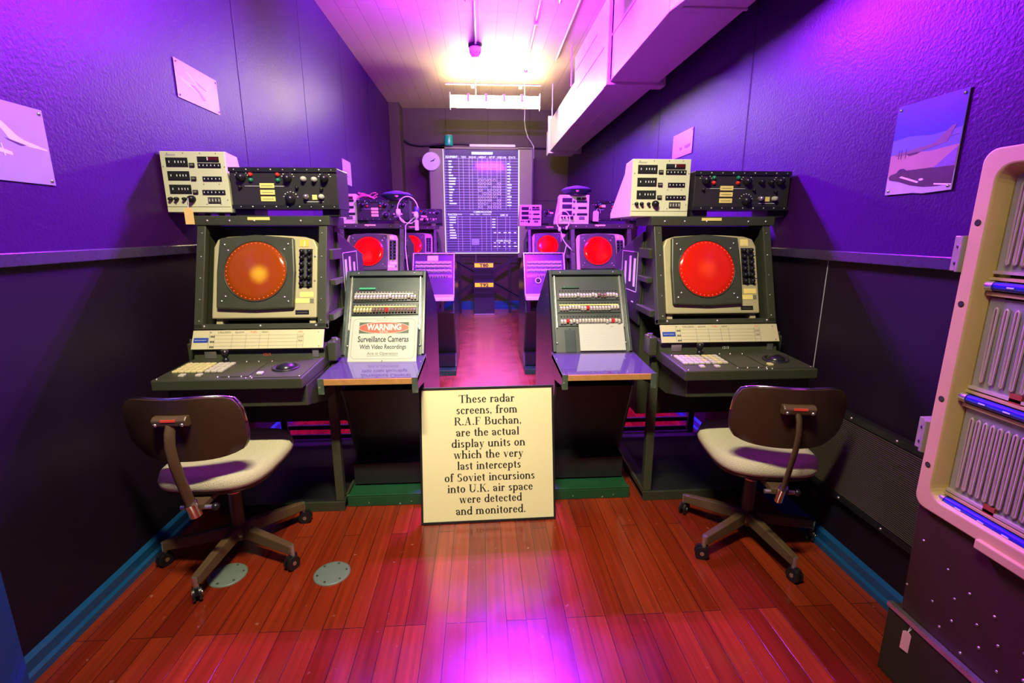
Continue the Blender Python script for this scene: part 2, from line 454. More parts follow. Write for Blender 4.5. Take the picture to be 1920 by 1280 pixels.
# ------------------------------------------------------------------ lettering
_TXT = {}
def text_mesh(s, bold=0.0):
    k = (s, bold)
    if k not in _TXT:
        cu = bpy.data.curves.new('t', 'FONT'); cu.body = s; cu.size = 1.0; cu.align_x = 'CENTER'; cu.offset = bold
        cu.resolution_u = 3
        ob = bpy.data.objects.new('t', cu); COL.objects.link(ob)
        bpy.context.view_layer.update()
        me = bpy.data.meshes.new_from_object(ob.evaluated_get(bpy.context.evaluated_depsgraph_get()))
        vs = [tuple(v.co) for v in me.vertices]; fs = [tuple(p.vertices) for p in me.polygons]
        bpy.data.objects.remove(ob); bpy.data.curves.remove(cu); bpy.data.meshes.remove(me)
        _TXT[k] = (vs, fs)
    return _TXT[k]
def letters(mb, s, cx, z, cap, m, width=None, y=-0.0008, bold=0.0, sx=1.0):
    """line of sans lettering in the local x-z plane, facing -y; CAP is the capital height, Z the baseline"""
    vs, fs = text_mesh(s, bold)
    if not vs: return
    k = cap / 0.73
    x0 = min(v[0] for v in vs); x1 = max(v[0] for v in vs)
    kx = (width / (x1 - x0)) if width else k * sx
    mid = (x0 + x1) / 2
    mb.add([(cx + (v[0] - mid) * kx, y, z + v[1] * k) for v in vs], fs, m)

# serif roman alphabet for the display sign
XH, CAPH, ASC, DSC = .44, .66, .70, -.22
TS, TN = .128, .056
def _arc(cx, cy, rx, ry, a0, a1, thick=TS, thin=TN, n=14):
    out = []
    for i in range(n):
        p = []
        for a in (a0 + (a1 - a0) * i / n, a0 + (a1 - a0) * (i + 1) / n):
            t = R(a)
            p.append(((cx + rx * math.cos(t), cy + ry * math.sin(t)), (cx + (rx - thick) * math.cos(t), cy + (ry - thin) * math.sin(t))))
        out.append([p[0][0], p[1][0], p[1][1], p[0][1]])
    return out
def _r(x0, x1, y0, y1): return [[(x0, y0), (x1, y0), (x1, y1), (x0, y1)]]
def _v(x, y0, y1, w=TS): return _r(x, x + w, y0, y1)
def _s(x, y, w=.25, h=.03, top=False):
    return [[(x - w / 2, y), (x + w / 2, y), (x + w / 2, y + h), (x - w / 2, y + h)], [(x - .085, y), (x + .085, y), (x + .055, y + .055), (x - .055, y + .055)]] if not top else \
           [[(x - w / 2, y - h), (x + w / 2, y - h), (x + w / 2, y), (x - w / 2, y)]]
def _fl(x, y): return [[(x - .07, y - .05), (x + TS * .5, y - .02), (x + TS * .5, y), (x - .07, y - .025)]]
def _l(x0, y0, x1, y1, w): return [[(x0, y0), (x0 + w, y0), (x1 + w, y1), (x1, y1)]]
def _dot(cx, cy, r=.062): return [[(cx + r * math.cos(2 * PI * k / 12), cy + r * math.sin(2 * PI * k / 12)) for k in range(12)]]
def _n(x, h=XH): return _v(x, 0, h) + _s(x + .05, 0) + _fl(x + .03, h) + _arc(x + .21, XH - .17, .19, .18, 0, 150) + _v(x + .29, 0, XH - .16) + _s(x + .345, 0)
G = {
 'T': (.64, _v(.266, 0, CAPH) + _s(.32, 0, .3) + _r(.02, .62, CAPH - .045, CAPH) + _r(.02, .055, CAPH - .17, CAPH) + _r(.585, .62, CAPH - .17, CAPH)),
 'R': (.66, _v(.08, 0, CAPH) + _s(.13, 0) + _s(.12, CAPH, .22, top=True) + _r(.13, .34, CAPH - .042, CAPH) + _r(.13, .34, .31, .352) + _arc(.33, .485, .21, .175, -90, 90) + _l(.50, 0, .27, .32, .12) + _s(.58, 0, .2)),
 'A': (.68, _l(.42, 0, .27, CAPH, .13) + _l(.09, 0, .31, CAPH, .045) + _r(.17, .46, .21, .25) + _s(.11, 0, .22) + _s(.5, 0, .26)),
 'F': (.56, _v(.09, 0, CAPH) + _s(.145, 0, .28) + _r(.03, .5, CAPH - .042, CAPH) + _r(.465, .5, CAPH - .16, CAPH) + _r(.15, .38, .33, .37) + _r(.36, .39, .27, .43)),
 'B': (.62, _v(.08, 0, CAPH) + _r(.02, .34, 0, .042) + _r(.02, .32, CAPH - .042, CAPH) + _r(.13, .34, .325, .365) + _arc(.32, .505, .19, .155, -90, 90) + _arc(.34, .183, .225, .183, -90, 90)),
 'S': (.52, _arc(.26, .49, .2, .17, 40, 250) + _arc(.26, .17, .215, .18, -140, 90) + _r(.405, .435, .48, .62) + _r(.05, .08, .03, .19)),
 'U': (.70, _v(.09, .2, CAPH) + _s(.145, CAPH, .27, top=True) + _arc(.335, .21, .245, .22, 180, 360, TS, TN) + _v(.535, .2, CAPH, .045) + _s(.56, CAPH, .24, top=True)),
 'K': (.68, _v(.08, 0, CAPH) + _s(.135, 0) + _s(.135, CAPH, .25, top=True) + _l(.17, .29, .48, CAPH, .05) + _l(.48, 0, .25, .39, .125) + _s(.55, 0, .25) + _s(.51, CAPH, .22, top=True)),
 'h': (.53, _n(.05, ASC)),
 'n': (.53, _n(.05)),
 'm': (.82, _n(.05) + _arc(.50, XH - .17, .19, .18, 0, 150) + _v(.58, 0, XH - .16) + _s(.635, 0)),
 'r': (.38, _v(.06, 0, XH) + _s(.115, 0, .26) + _fl(.09, XH) + _arc(.25, XH - .15, .15, .15, 60, 160) + _dot(.31, XH - .07, .055)),
 'u': (.53, _v(.05, .14, XH) + _fl(.08, XH) + _arc(.235, .17, .185, .18, 180, 330) + _v(.34, 0, XH) + _fl(.37, XH) + _s(.42, 0, .16)),
 'i': (.27, _v(.08, 0, XH) + _s(.133, 0) + _fl(.11, XH) + _dot(.133, .60)),
 'l': (.27, _v(.08, 0, ASC) + _s(.133, 0) + _fl(.11, ASC)),
 'e': (.45, _arc(.23, .22, .195, .23, 10, 330) + _r(.06, .42, .225, .262)),
 'o': (.50, _arc(.25, .22, .215, .23, 0, 360, n=24)),
 'c': (.43, _arc(.23, .22, .195, .23, 45, 325) + _dot(.365, .345, .05)),
 'd': (.53, _arc(.235, .22, .2, .23, 40, 330) + _v(.35, 0, ASC) + _fl(.38, ASC) + _s(.43, 0, .15)),
 'p': (.53, _arc(.295, .22, .205, .23, -140, 140) + _v(.07, DSC, XH) + _fl(.1, XH) + _s(.12, DSC)),
 'a': (.45, _arc(.18, .29, .2, .155, 20, 160) + _v(.26, .05, .32) + _arc(.19, .125, .155, .135, 60, 330) + _r(.3, .42, 0, .035) + _dot(.09, .335, .05)),
 's': (.38, _arc(.19, .325, .14, .12, 30, 260) + _arc(.19, .118, .15, .125, -150, 90) + _r(.29, .315, .32, .42) + _r(.045, .07, .02, .13)),
 't': (.33, _v(.1, .1, .56) + _r(.02, .3, XH - .04, XH) + _arc(.235, .13, .135, .14, 180, 300)),
 'f': (.33, _v(.09, 0, .56) + _s(.145, 0) + _r(.02, .3, XH - .04, XH) + _arc(.235, .55, .145, .155, 50, 180) + _dot(.315, .635, .052)),
 'y': (.48, _l(.2, 0, .06, XH, .115) + _l(.2, -.02, .385, XH, .04) + _l(.12, -.2, .215, 0, .045) + _dot(.09, -.165, .055) + _s(.11, XH, .2, top=True) + _s(.4, XH, .16, top=True)),
 'v': (.48, _l(.2, 0, .05, XH, .115) + _l(.22, 0, .385, XH, .04) + _s(.1, XH, .2, top=True) + _s(.4, XH, .16, top=True)),
 'w': (.70, _l(.17, 0, .04, XH, .11) + _l(.2, 0, .33, XH, .04) + _l(.43, 0, .3, XH, .11) + _l(.46, 0, .6, XH, .04) + _s(.09, XH, .19, top=True) + _s(.35, XH, .16, top=True) + _s(.61, XH, .15, top=True)),
 '.': (.24, _dot(.11, .055)),
 ',': (.24, _dot(.11, .055) + [[(.07, -.11), (.13, -.05), (.17, .05), (.1, .03)]]),
 ' ': (.28, []),
}
def serif_line(mb, s, cx, z, em, width, m, y):
    tot = sum(G[c][0] for c in s) - .06
    kx = width / tot; x = cx - width / 2
    for c in s:
        w, polys = G[c]
        for p in polys:
            mb.add([(x + a * kx, y, z + b * em) for a, b in p], [list(range(len(p)))], m)
        x += w * kx

# ------------------------------------------------------------------ the room
XL, XR, YB, YF, ZC = -1.31, 1.375, 7.94, -2.6, 3.06
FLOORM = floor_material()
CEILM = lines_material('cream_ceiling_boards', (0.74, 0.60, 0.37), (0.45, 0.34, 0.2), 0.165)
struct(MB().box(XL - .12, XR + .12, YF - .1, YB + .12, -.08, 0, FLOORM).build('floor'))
struct(MB().box(XL - .12, XR + .12, YF - .1, YB + .12, ZC, ZC + .1, CEILM).build('ceiling'))
wl = MB().box(XL - .12, XL, YF, YB, 1.17, ZC, WALL).box(XL - .12, XL, YF, YB, 0, 1.17, WALLLOW)
for yy in (2.98, 4.04, 5.14, 6.3):
    wl.box(XL, XL + .0015, yy, yy + .004, .1, ZC, GROOVE)
struct(wl.build('wall_left'))
wr = MB().box(XR, XR + .12, YF, YB, 1.16, ZC, WALL).box(XR, XR + .12, YF, YB, 0, 1.16, WALLLOW)
for yy in (2.6, 3.9, 5.2):
    wr.box(XR - .0015, XR, yy, yy + .004, 1.2, ZC, GROOVE)
wr.box(XR - .0012, XR, 1.859, 1.8625, .69, 1.14, WHITELINE)
wr.box(XR - .0012, XR, 2.592, 2.596, 1.5, 2.1, WALL)
struct(wr.build('wall_right'))
wb = MB().box(XL, XR, YB, YB + .12, 0, ZC, WALLB)
for xx in (-.52, .12, .76):
    wb.box(xx, xx + .008, YB - .003, YB, .1, ZC, GROOVE)
for zz in (.85, 1.72):
    wb.box(XL, XR, YB - .003, YB, zz, zz + .012, GROOVE)
struct(wb.build('wall_back'))
struct(MB().box(XL, XR, YF - .1, YF, 0, ZC, WALLB).build('wall_front'))
# pilaster in the far left corner
struct(MB().box(XL, -1.155, 7.62, YB, 0, ZC, WALLB).build('pillar_left', bevel=.004))
# skirting: painted board with a bead and a lower step
def skirting(name, x0, x1, yA, yB, side):
    b = MB()
    if side in 'LR':
        s = 1 if side == 'L' else -1; w = x0
        b.prism([(w, 0), (w + s * .024, 0), (w + s * .024, .022), (w + s * .014, .03), (w + s * .014, .062), (w, .074)], yA, yB, BLUEPAINT, axis='y')
    else:
        b.prism([(YB, 0), (YB - .024, 0), (YB - .024, .05), (YB - .014, .06), (YB - .014, .12), (YB, .135)], x0, x1, BLUEPAINT)
    return struct(b.build(name))
skirting('baseboard_left', XL, 0, 1.2, 7.62, 'L')
skirting('baseboard_right', XR, 0, YF, YB, 'R')
skirting('baseboard_back', -1.155, XR, 0, 0, 'B')
# dado rails: square painted trunking along both walls
struct(MB().box(XL, XL + .025, YF, 7.62, 1.155, 1.193, TRIMBOX).build('trim_1', bevel=.003))
struct(MB().box(XR - .025, XR, YF, YB, 1.14, 1.178, TRIMBOX).build('trim_2', bevel=.003))
# blue door leaf by the camera on the left wall, timber door behind the camera
dl = struct(MB().box(XL, XL + .03, .30, 1.196, .005, 2.05, DOORBLUE).build('door_1', bevel=.003))
h = MB().cyl((XL + .03, .42, 1.0), (XL + .075, .42, 1.0), .011, STEEL).cyl((XL + .07, .42, 1.0), (XL + .07, .53, 1.0), .009, STEEL)
h.build('door_handle', dl)
d2 = struct(MB().box(-.95, -.05, YF, YF + .04, 0, 2.05, WOODEDGE).build('door_2', bevel=.004))
MB().cyl((-.15, YF + .04, 1.0), (-.15, YF + .09, 1.0), .012, STEEL).cyl((-.15, YF + .085, 1.0), (-.27, YF + .085, 1.0), .009, STEEL).build('door_handle', d2)

# ------------------------------------------------------------------ lamps
def strip_light(name, label, cx, cy, z, length, tubes, col, power, tube_r=.016, rods=(), deep=.2, hw=.06):
    t = thing(name, label, 'light', (cx, cy, z))
    hl = length / 2
    E_ = glow(name + '_tube_glow', col, power)
    b = MB().prism([(-hw, .075), (hw, .075), (hw * .75, .12), (-hw * .75, .12)], -hl, hl, DUCTP)
    b.build('housing', t, bevel=.004)
    for x in (-hl + .012, hl - .012):
        MB().box(x - .006, x + .006, -deep / 2, deep / 2, -.03, .08, DUCTP).build('end_cap', t, bevel=.004)
    for yy, zz in tubes:
        MB().cyl((-hl + .02, yy, zz), (hl - .02, yy, zz), tube_r, E_, n=12).build('tube', t)
    for x in rods:
        MB().cyl((x, 0, .12), (x, 0, ZC - z), .006, PIPEP, n=8).build('hanging_rod', t)
    return t
bk = thing('fluorescent_light', 'twin fluorescent light glowing near the far wall, hung from the ceiling on rods', 'light', (.19, 6.32, 2.755))
bg_ = glow('fluorescent_tube_glow', TUBE_COL, TUBE_POWER)
MB().box(-.54, .54, .005, .06, -.012, .058, DUCTP).build('housing', bk, bevel=.004)
MB().prism([(.0, .012), (-.075, .0), (-.075, -.004), (.0, .004)], -.54, .54, DUCTP).build('reflector', bk)
for x in (-.54, .534):
    MB().box(x, x + .006, -.085, .0, -.08, .10, DUCTP).build('end_cap', bk)
for zz in (-.042, .055):
    MB().cyl((-.532, -.04, zz), (.532, -.04, zz), .019, bg_, n=12).build('tube', bk)
for k in range(4):
    x = -.322 + .2147 * k
    MB().prism([(.0, .10), (-.03, .10), (-.082, .03), (-.082, .012), (.0, .012)], x - .014, x + .014, DUCTP).build('louvre_blade', bk)
for x in (-.23, .36):
    MB().cyl((x, .035, .055), (x, .035, ZC - 2.755), .006, PIPEP, n=8).build('hanging_rod', bk)
strip_light('ultraviolet_light', 'violet ultraviolet strip light on the ceiling between first and second console rows', .22, 3.35, 2.68, .62,
            ((-.06, .02), (.06, .02)), UV_COL, UV_POWER, tube_r=.018, rods=(-.2, .2), hw=.058, deep=.16)
fr = thing('ceiling_floodlight', 'warm floodlight on the ceiling above the visitor, facing the consoles', 'light', (-.12, .5, 2.93), 0)
Mf = Matrix.Identity(4)
MB(Mf).prism([(-.09, -.02), (.09, -.10), (.10, .0), (.06, .06), (-.06, .06), (-.10, .02)], -.34, .34, BLACK).build('housing', fr)
MB().cyl((0, -.05, .06), (0, -.05, .13), .02, BLACK).build('mount', fr)
la = bpy.data.lights.new('floodlight_lamp', 'AREA')
la.shape = 'RECTANGLE'; la.size = .62; la.size_y = .12; la.energy = FRONT_POWER; la.color = FRONT_COL; la.spread = R(92)
lo = bpy.data.objects.new('floodlight_lamp', la); COL.objects.link(lo); lo.parent = fr
lo.location = (0, .0, -.075)
lo.rotation_euler = (R(38), 0, 0)

# ------------------------------------------------------------------ air duct
dt = thing('air_duct', 'cream sheet metal air duct running along the ceiling beside the right wall', 'duct', (0, 0, 0))
b = MB().box(.936, 1.295, 2.62, 5.15, 2.30, 2.90, DUCTP)
b.prism([(.936, 2.62), (1.295, 2.62), (1.295, 2.2), (1.02, 2.2)], 2.30, 2.90, DUCTP, axis='z')
b.box(1.02, 1.295, -1.2, 2.2, 2.30, 2.90, DUCTP)
b.box(.98, 1.30, 2.55, 2.57, 2.292, 2.30, DUCTP)
b.build('near_section', dt, bevel=.003)
MB().box(.934, 1.292, 5.15, 6.86, 2.30, 2.68, DUCTP).build('far_section', dt, bevel=.003)
MB().box(.912, 1.345, 3.74, 3.845, 2.278, 2.95, DUCTP).box(.936, 1.295, 3.7, 3.9, 2.298, 2.9, DUCTP).build('flange', dt, bevel=.003)
MB().box(.905, 1.36, 6.82, 6.86, 2.272, 2.735, DUCTP).box(.935, 1.29, 6.86, 7.2, 2.288, 2.6, DUCTP).build('end_flange', dt, bevel=.003)
MB().box(.931, .936, 2.65, 5.1, 2.585, 2.592, DUCTP).box(.931, .936, 4.2, 5.1, 2.76, 2.766, DUCTP).box(1.10, 1.106, 4.4, 5.4, 2.296, 2.30, DUCTP).build('seam', dt)
for x, y, z0 in ((.925, 6.6, 2.68), (.93, 5.3, 2.68), (.93, 3.79, 2.95)):
    MB().cyl((x, y, z0), (x, y, ZC), .008, PIPEP, n=8).build('hanging_rod', dt)

# ceiling conduits, smoke detector, ceiling beam batten
def pipe(name, label, pts, r, m=PIPEP, cat='pipe', clips=()):
    t = thing(name, label, cat, pts[0])
    o = Vector(pts[0])
    MB().tube([Vector(p) - o for p in pts], r, m, n=10).build('pipe', t)
    for p in clips:
        q = Vector(p) - o
        MB().box(q.x - .022, q.x + .022, q.y - .015, q.y + .015, q.z - .018, q.z + .018, PIPEP).build('pipe_clip', t, bevel=.004)
    return t
pipe('ceiling_conduit', 'slim ceiling conduit leading to the smoke detector and on to the far light', [(-.03, 1.5, 3.043), (-.03, 5.2, 3.043), (-.035, 6.45, 3.043)], .011)
pipe('ceiling_conduit', 'slim ceiling conduit nearer the duct, ending above the far light', [(.46, 1.5, 3.043), (.50, 4.4, 3.043), (.535, 6.1, 3.043)], .011, clips=[(.508, 4.75, 3.04), (.535, 6.05, 3.035)])
pipe('ceiling_conduit', 'ceiling conduit crossing the room beside the far light', [(-.42, 6.64, 3.045), (.78, 6.64, 3.045)], .010, clips=[(-.08, 6.64, 3.02), (.52, 6.64, 3.02)])
pipe('ceiling_conduit', 'ceiling conduit hugging the side of the air duct', [(.80, 3.0, 3.045), (.83, 5.7, 3.045)], .010)
sd = thing('smoke_detector', 'pale smoke detector hanging on the ceiling conduit', 'detector', (-.033, 5.33, 3.03))
MB().lathe([(.034, .0), (.06, -.004), (.06, -.035), (.052, -.06), (.038, -.09), (.0, -.092)], DUCTP).build('body', sd)
MB().lathe([(.068, .028), (.068, .0), (.034, 0)], BLACK).build('base', sd)
for k in range(10):
    a = 2 * PI * k / 10
    MB(Matrix.Rotation(a, 4, 'Z')).box(.050, .056, -.004, .004, -.062, -.04, GREYINK).build('vent_slot', sd)

# ------------------------------------------------------------------ pictures on the walls
def wall_picture(name, label, side, y0, y1, z0, z1, paint, curl=.006):
    """a sheet pinned to a side wall; PAINT(mb, P) draws on it with P(u, v) in sheet coordinates"""
    x = XL + .003 if side == 'L' else XR - .003
    t = thing(name, label, 'picture', (x, (y0 + y1) / 2, (z0 + z1) / 2), R(90) if side == 'L' else R(-90))
    w, h_ = abs(y1 - y0), z1 - z0
    mb = MB()
    paint(mb, w, h_)
    mb.build('sheet', t)
    for sx in (-1, 1):
        for sz in (-1, 1):
            MB().lathe([(.005, 0), (.005, .003), (.0, .006)], STEEL, c=(sx * (w / 2 - .012), -.001, sz * (h_ / 2 - .012)), n=10, axis='y').build('pin', t)
    return t
def uv(w, h_, pts): return [((u - .5) * w, (v - .5) * h_) for u, v in pts]
def jets(mb, w, h_):
    mb.box(-w / 2, w / 2, -.0016, 0, -h_ / 2, h_ / 2, PAPER)
    bands = [(1.0, .62, SKYA), (.62, .45, SKYM), (.45, .2, SKYB), (.2, 0, SKYC)]
    for a, c, m in bands:
        mb.plate(uv(w, h_, [(0, c), (.25, c + .02), (.6, c - .015), (1, c + .01 if c else 0), (1, a + (.01 if a < 1 else 0)), (.6, a - (.015 if a < 1 else 0)), (.25, a + (.02 if a < 1 else 0)), (0, a)]), m, -.0016, .0004)
    # turboprop aircraft flying above: swept fin at the tail, engine pods, propellers
    mb.plate(uv(w, h_, [(.06, .455), (.1, .435), (.2, .435), (.5, .455), (.83, .5), (.84, .53), (.55, .505), (.25, .475), (.12, .47)]), PLANEL, -.0021, .0004)
    mb.plate(uv(w, h_, [(.66, .515), (.86, .66), (.92, .665), (.84, .525)]), PLANEL, -.0022, .0004)
    mb.plate(uv(w, h_, [(.8, .545), (.97, .56), (.97, .567), (.8, .555)]), PLANEL, -.0023, .0004)
    mb.plate(uv(w, h_, [(.25, .445), (.3, .42), (.42, .43), (.47, .45)]), PLANED, -.0023, .0004)
    for u in (.13, .17, .24):
        mb.plate(uv(w, h_, [(u, .40), (u + .008, .40), (u + .008, .5), (u, .5)]), PLANED, -.0024, .0004)
    # fighter in front: tall triangular fin, canopy, pale leading edge, roundel
    mb.plate(uv(w, h_, [(.02, .20), (.05, .23), (.14, .245), (.2, .265), (.28, .26), (.72, .255), (.99, .245), (.99, .06), (.8, .05), (.6, .055), (.4, .085), (.2, .14), (.04, .17)]), PLANED, -.0022, .0004)
    mb.plate(uv(w, h_, [(.70, .25), (.99, .44), (.99, .25)]), PLANEP, -.0024, .0004)
    mb.plate(uv(w, h_, [(.14, .245), (.19, .285), (.25, .285), (.3, .26)]), INK, -.0025, .0004)
    mb.plate(uv(w, h_, [(.2, .19), (.24, .2), (.52, .12), (.5, .105)]), PLANEW, -.0026, .0004)
    mb.plate(uv(w, h_, [(.55 + .035 * math.cos(a * PI / 6), .14 + .013 * math.sin(a * PI / 6)) for a in range(12)]), PLANEW, -.0026, .0004)
    mb.plate(uv(w, h_, [(.75, .085), (.99, .062), (.99, .045), (.75, .068)]), PLANEW, -.0026, .0004)
def bomber(mb, w, h_):
    mb.box(-w / 2, w / 2, -.0016, 0, -h_ / 2, h_ / 2, PICGREY)
    mb.plate(uv(w, h_, [(.57, .72), (.62, .74), (.72, .60), (.78, .55), (.98, .475), (.98, .46), (.85, .47), (.75, .485), (.66, .53)]), PLANEW, -.0016, .0004)
    mb.plate(uv(w, h_, [(.62, .54), (.78, .49), (.82, .5), (.75, .47), (.65, .515)]), PLANED, -.0021, .0004)
    mb.plate(uv(w, h_, [(.2, .5), (.5, .43), (.66, .37), (.66, .33), (.6, .34), (.4, .4), (.2, .45)]), PLANEW, -.0018, .0004)
    mb.plate(uv(w, h_, [(.2, .47), (.48, .40), (.52, .37), (.2, .43)]), PLANED, -.0022, .0004)
    mb.plate(uv(w, h_, [(.575, .46), (.585, .46), (.6, .31), (.59, .31)]), PLANEW, -.0022, .0004)
def pale_bomber(mb, w, h_):
    mb.box(-w / 2, w / 2, -.0016, 0, -h_ / 2, h_ / 2, PICPALE)
    mb.plate(uv(w, h_, [(.22, .78), (.3, .78), (.42, .66), (.62, .56), (.72, .50), (.7, .47), (.5, .55), (.34, .64)]), PLANEW, -.0016, .0004)
    mb.plate(uv(w, h_, [(.4, .67), (.5, .62), (.7, .53), (.68, .50), (.5, .57)]), PLANEP, -.0020, .0004)
    mb.plate(uv(w, h_, [(.1, .56), (.3, .52), (.5, .44), (.62, .33), (.62, .25), (.5, .3), (.3, .4), (.12, .49)]), PLANEW, -.0016, .0004)
    mb.plate(uv(w, h_, [(.3, .5), (.42, .5), (.56, .38), (.66, .24), (.6, .2), (.48, .36)]), PLANEP, -.0020, .0004)
def pale_cloud(mb, w, h_):
    mb.box(-w / 2, w / 2, -.0016, 0, -h_ / 2, h_ / 2, PICPALE)
    mb.plate(uv(w, h_, [(.35, .38), (.5, .4), (.52, .28), (.42, .24)]), PLANEP, -.0016, .0004)
    mb.plate(uv(w, h_, [(.62, .4), (.92, .42), (.9, .28), (.75, .24), (.64, .3)]), PLANEP, -.0016, .0004)
    mb.plate(uv(w, h_, [(.0, .2), (.4, .16), (1, .2), (1, .0), (0, 0)]), SKYC, -.0015, .0004)
def blank(mb, w, h_):
    mb.box(-w / 2, w / 2, -.0016, 0, -h_ / 2, h_ / 2, PICPALE)
    mb.plate(uv(w, h_, [(.1, .3), (.8, .34), (.8, .36), (.1, .32)]), PLANEP, -.0016, .0004)
wall_picture('wall_picture', 'colour print of a propeller bomber above a dark jet fighter, on the right wall', 'R', 1.392, 1.63, 1.37, 1.645, jets)
wall_picture('wall_picture', 'grey print of two white aircraft, cut by the photo edge, on the left wall', 'L', 1.28, 1.645, 1.388, 1.602, bomber)
wall_picture('wall_picture', 'pale washed-out aircraft print high on the left wall', 'L', 2.373, 2.72, 1.822, 1.98, pale_bomber)
wall_picture('wall_picture', 'small pale print on the right wall above a cream control box', 'R', 3.255, 3.585, 1.75, 1.906, pale_cloud)
wall_picture('wall_picture', 'pale sheet on the left wall seen just past the front left radio set', 'L', 4.94, 5.25, 1.70, 1.927, blank)

# vent grille low on the right wall
gv = thing('vent_grille', 'louvred vent grille low on the right wall behind the right chair', 'grille', (XR, 1.49, .42))
MB().box(-.02, 0, -.37, .37, -.16, .16, VOID).build('backing', gv)
b = MB()
for k in range(42):
    z = -.145 + k * .0071
    b.prism([(-.024, z), (-.02, z + .0035), (-.02, z)], -.355, .355, SPKGRILLE, axis='y')
b.build('slats', gv)
MB().box(-.026, 0, -.38, .38, .15, .172, BLACK).box(-.026, 0, -.38, .38, -.172, -.15, BLACK).box(-.026, 0, -.38, -.358, -.15, .15, BLACK).box(-.026, 0, .358, .38, -.15, .15, BLACK).build('frame', gv)
for yy in (-.3, -.1, .1, .3):
    for zz in (-.161, .161):
        MB().lathe([(.005, 0), (.004, -.003), (0, -.004)], STEEL, c=(-.026, yy, zz), n=8, axis='x').build('screw', gv)

# ------------------------------------------------------------------ floor plates
for x, y, tx in ((-.96, 1.63, 'beside the front left chair'), (-.575, 1.615, 'clear of the chair, nearer mid floor')):
    t = thing('floor_plate', 'round grey-green cover plate in the floor ' + tx, 'cover plate', (x, y, 0), 0, 'floor cover plates')
    MB().lathe([(.066, 0), (.066, .003), (.06, .005), (0, .005)], FLOORCAP, n=40).build('disc', t)
    for k in range(6):
        a = k * PI / 3 + .3
        MB().lathe([(.0045, .005), (.004, .0065), (0, .0066)], OLIVE_D, c=(.052 * math.cos(a), .052 * math.sin(a), 0), n=10).build('screw', t)

# ------------------------------------------------------------------ radar consoles
TILT = Matrix.Translation((0, -.02, .86)) @ Matrix.Rotation(R(-17.4), 4, 'X')
FL = .435
SCOPES = {
 'orange': scope_material('scope_orange', (0.26, 0.040, 0.003), (0.62, 0.30, 0.012), .22, .16, (-.012, .055, 1.075), .060),  # yellow core is a lamp's reflection painted into the glass
 'red': scope_material('scope_red', (0.52, 0.010, 0.003), (0.62, 0.035, 0.004), .34, .34, (-.03, .055, 1.09), .07),
 'uvred': scope_material('scope_fluorescent_red', (0.50, 0.002, 0.001), (0.70, 0.004, 0.001), .75, .40, (-.03, .055, 1.11), .10),
}
DOTS = mat('scope_dots', (0.85, 0.12, 0.05), .4, emit=(1, .15, .05), estr=.5)
proto = {}
def bolt(parent, p, nrm='t', r=.006):
    """round bolt head on the tilted front ('t') or on an upright front ('f')"""
    k = ('bolt', r)
    M3 = TILT.to_3x3().to_4x4() if nrm == 't' else Matrix.Identity(4)
    rot = (R(-17.4), 0, 0) if nrm == 't' else (0, 0, 0)
    if k not in proto:
        o = MB().lathe([(r, 0), (r, .0015), (r * .6, .0035), (0, .004)], STEEL, n=10, axis='y').build('bolt', parent)
        o.location = p; o.rotation_euler = rot
        proto[k] = o
        return o
    return spawn(proto[k], 'bolt', parent, p, rot)
def knob(parent, p, r, l, m, name='knob', rot=(0, 0, 0)):
    k = (name, r, l, m.name)
    if k not in proto:
        o = MB().lathe([(r, 0), (r, l * .5), (r * .85, l * .55), (r * .8, l), (0, l)], m, n=16, axis='y').build(name, parent)
        o.location = p; o.rotation_euler = rot
        proto[k] = o
        return o
    return spawn(proto[k], name, parent, p, rot)

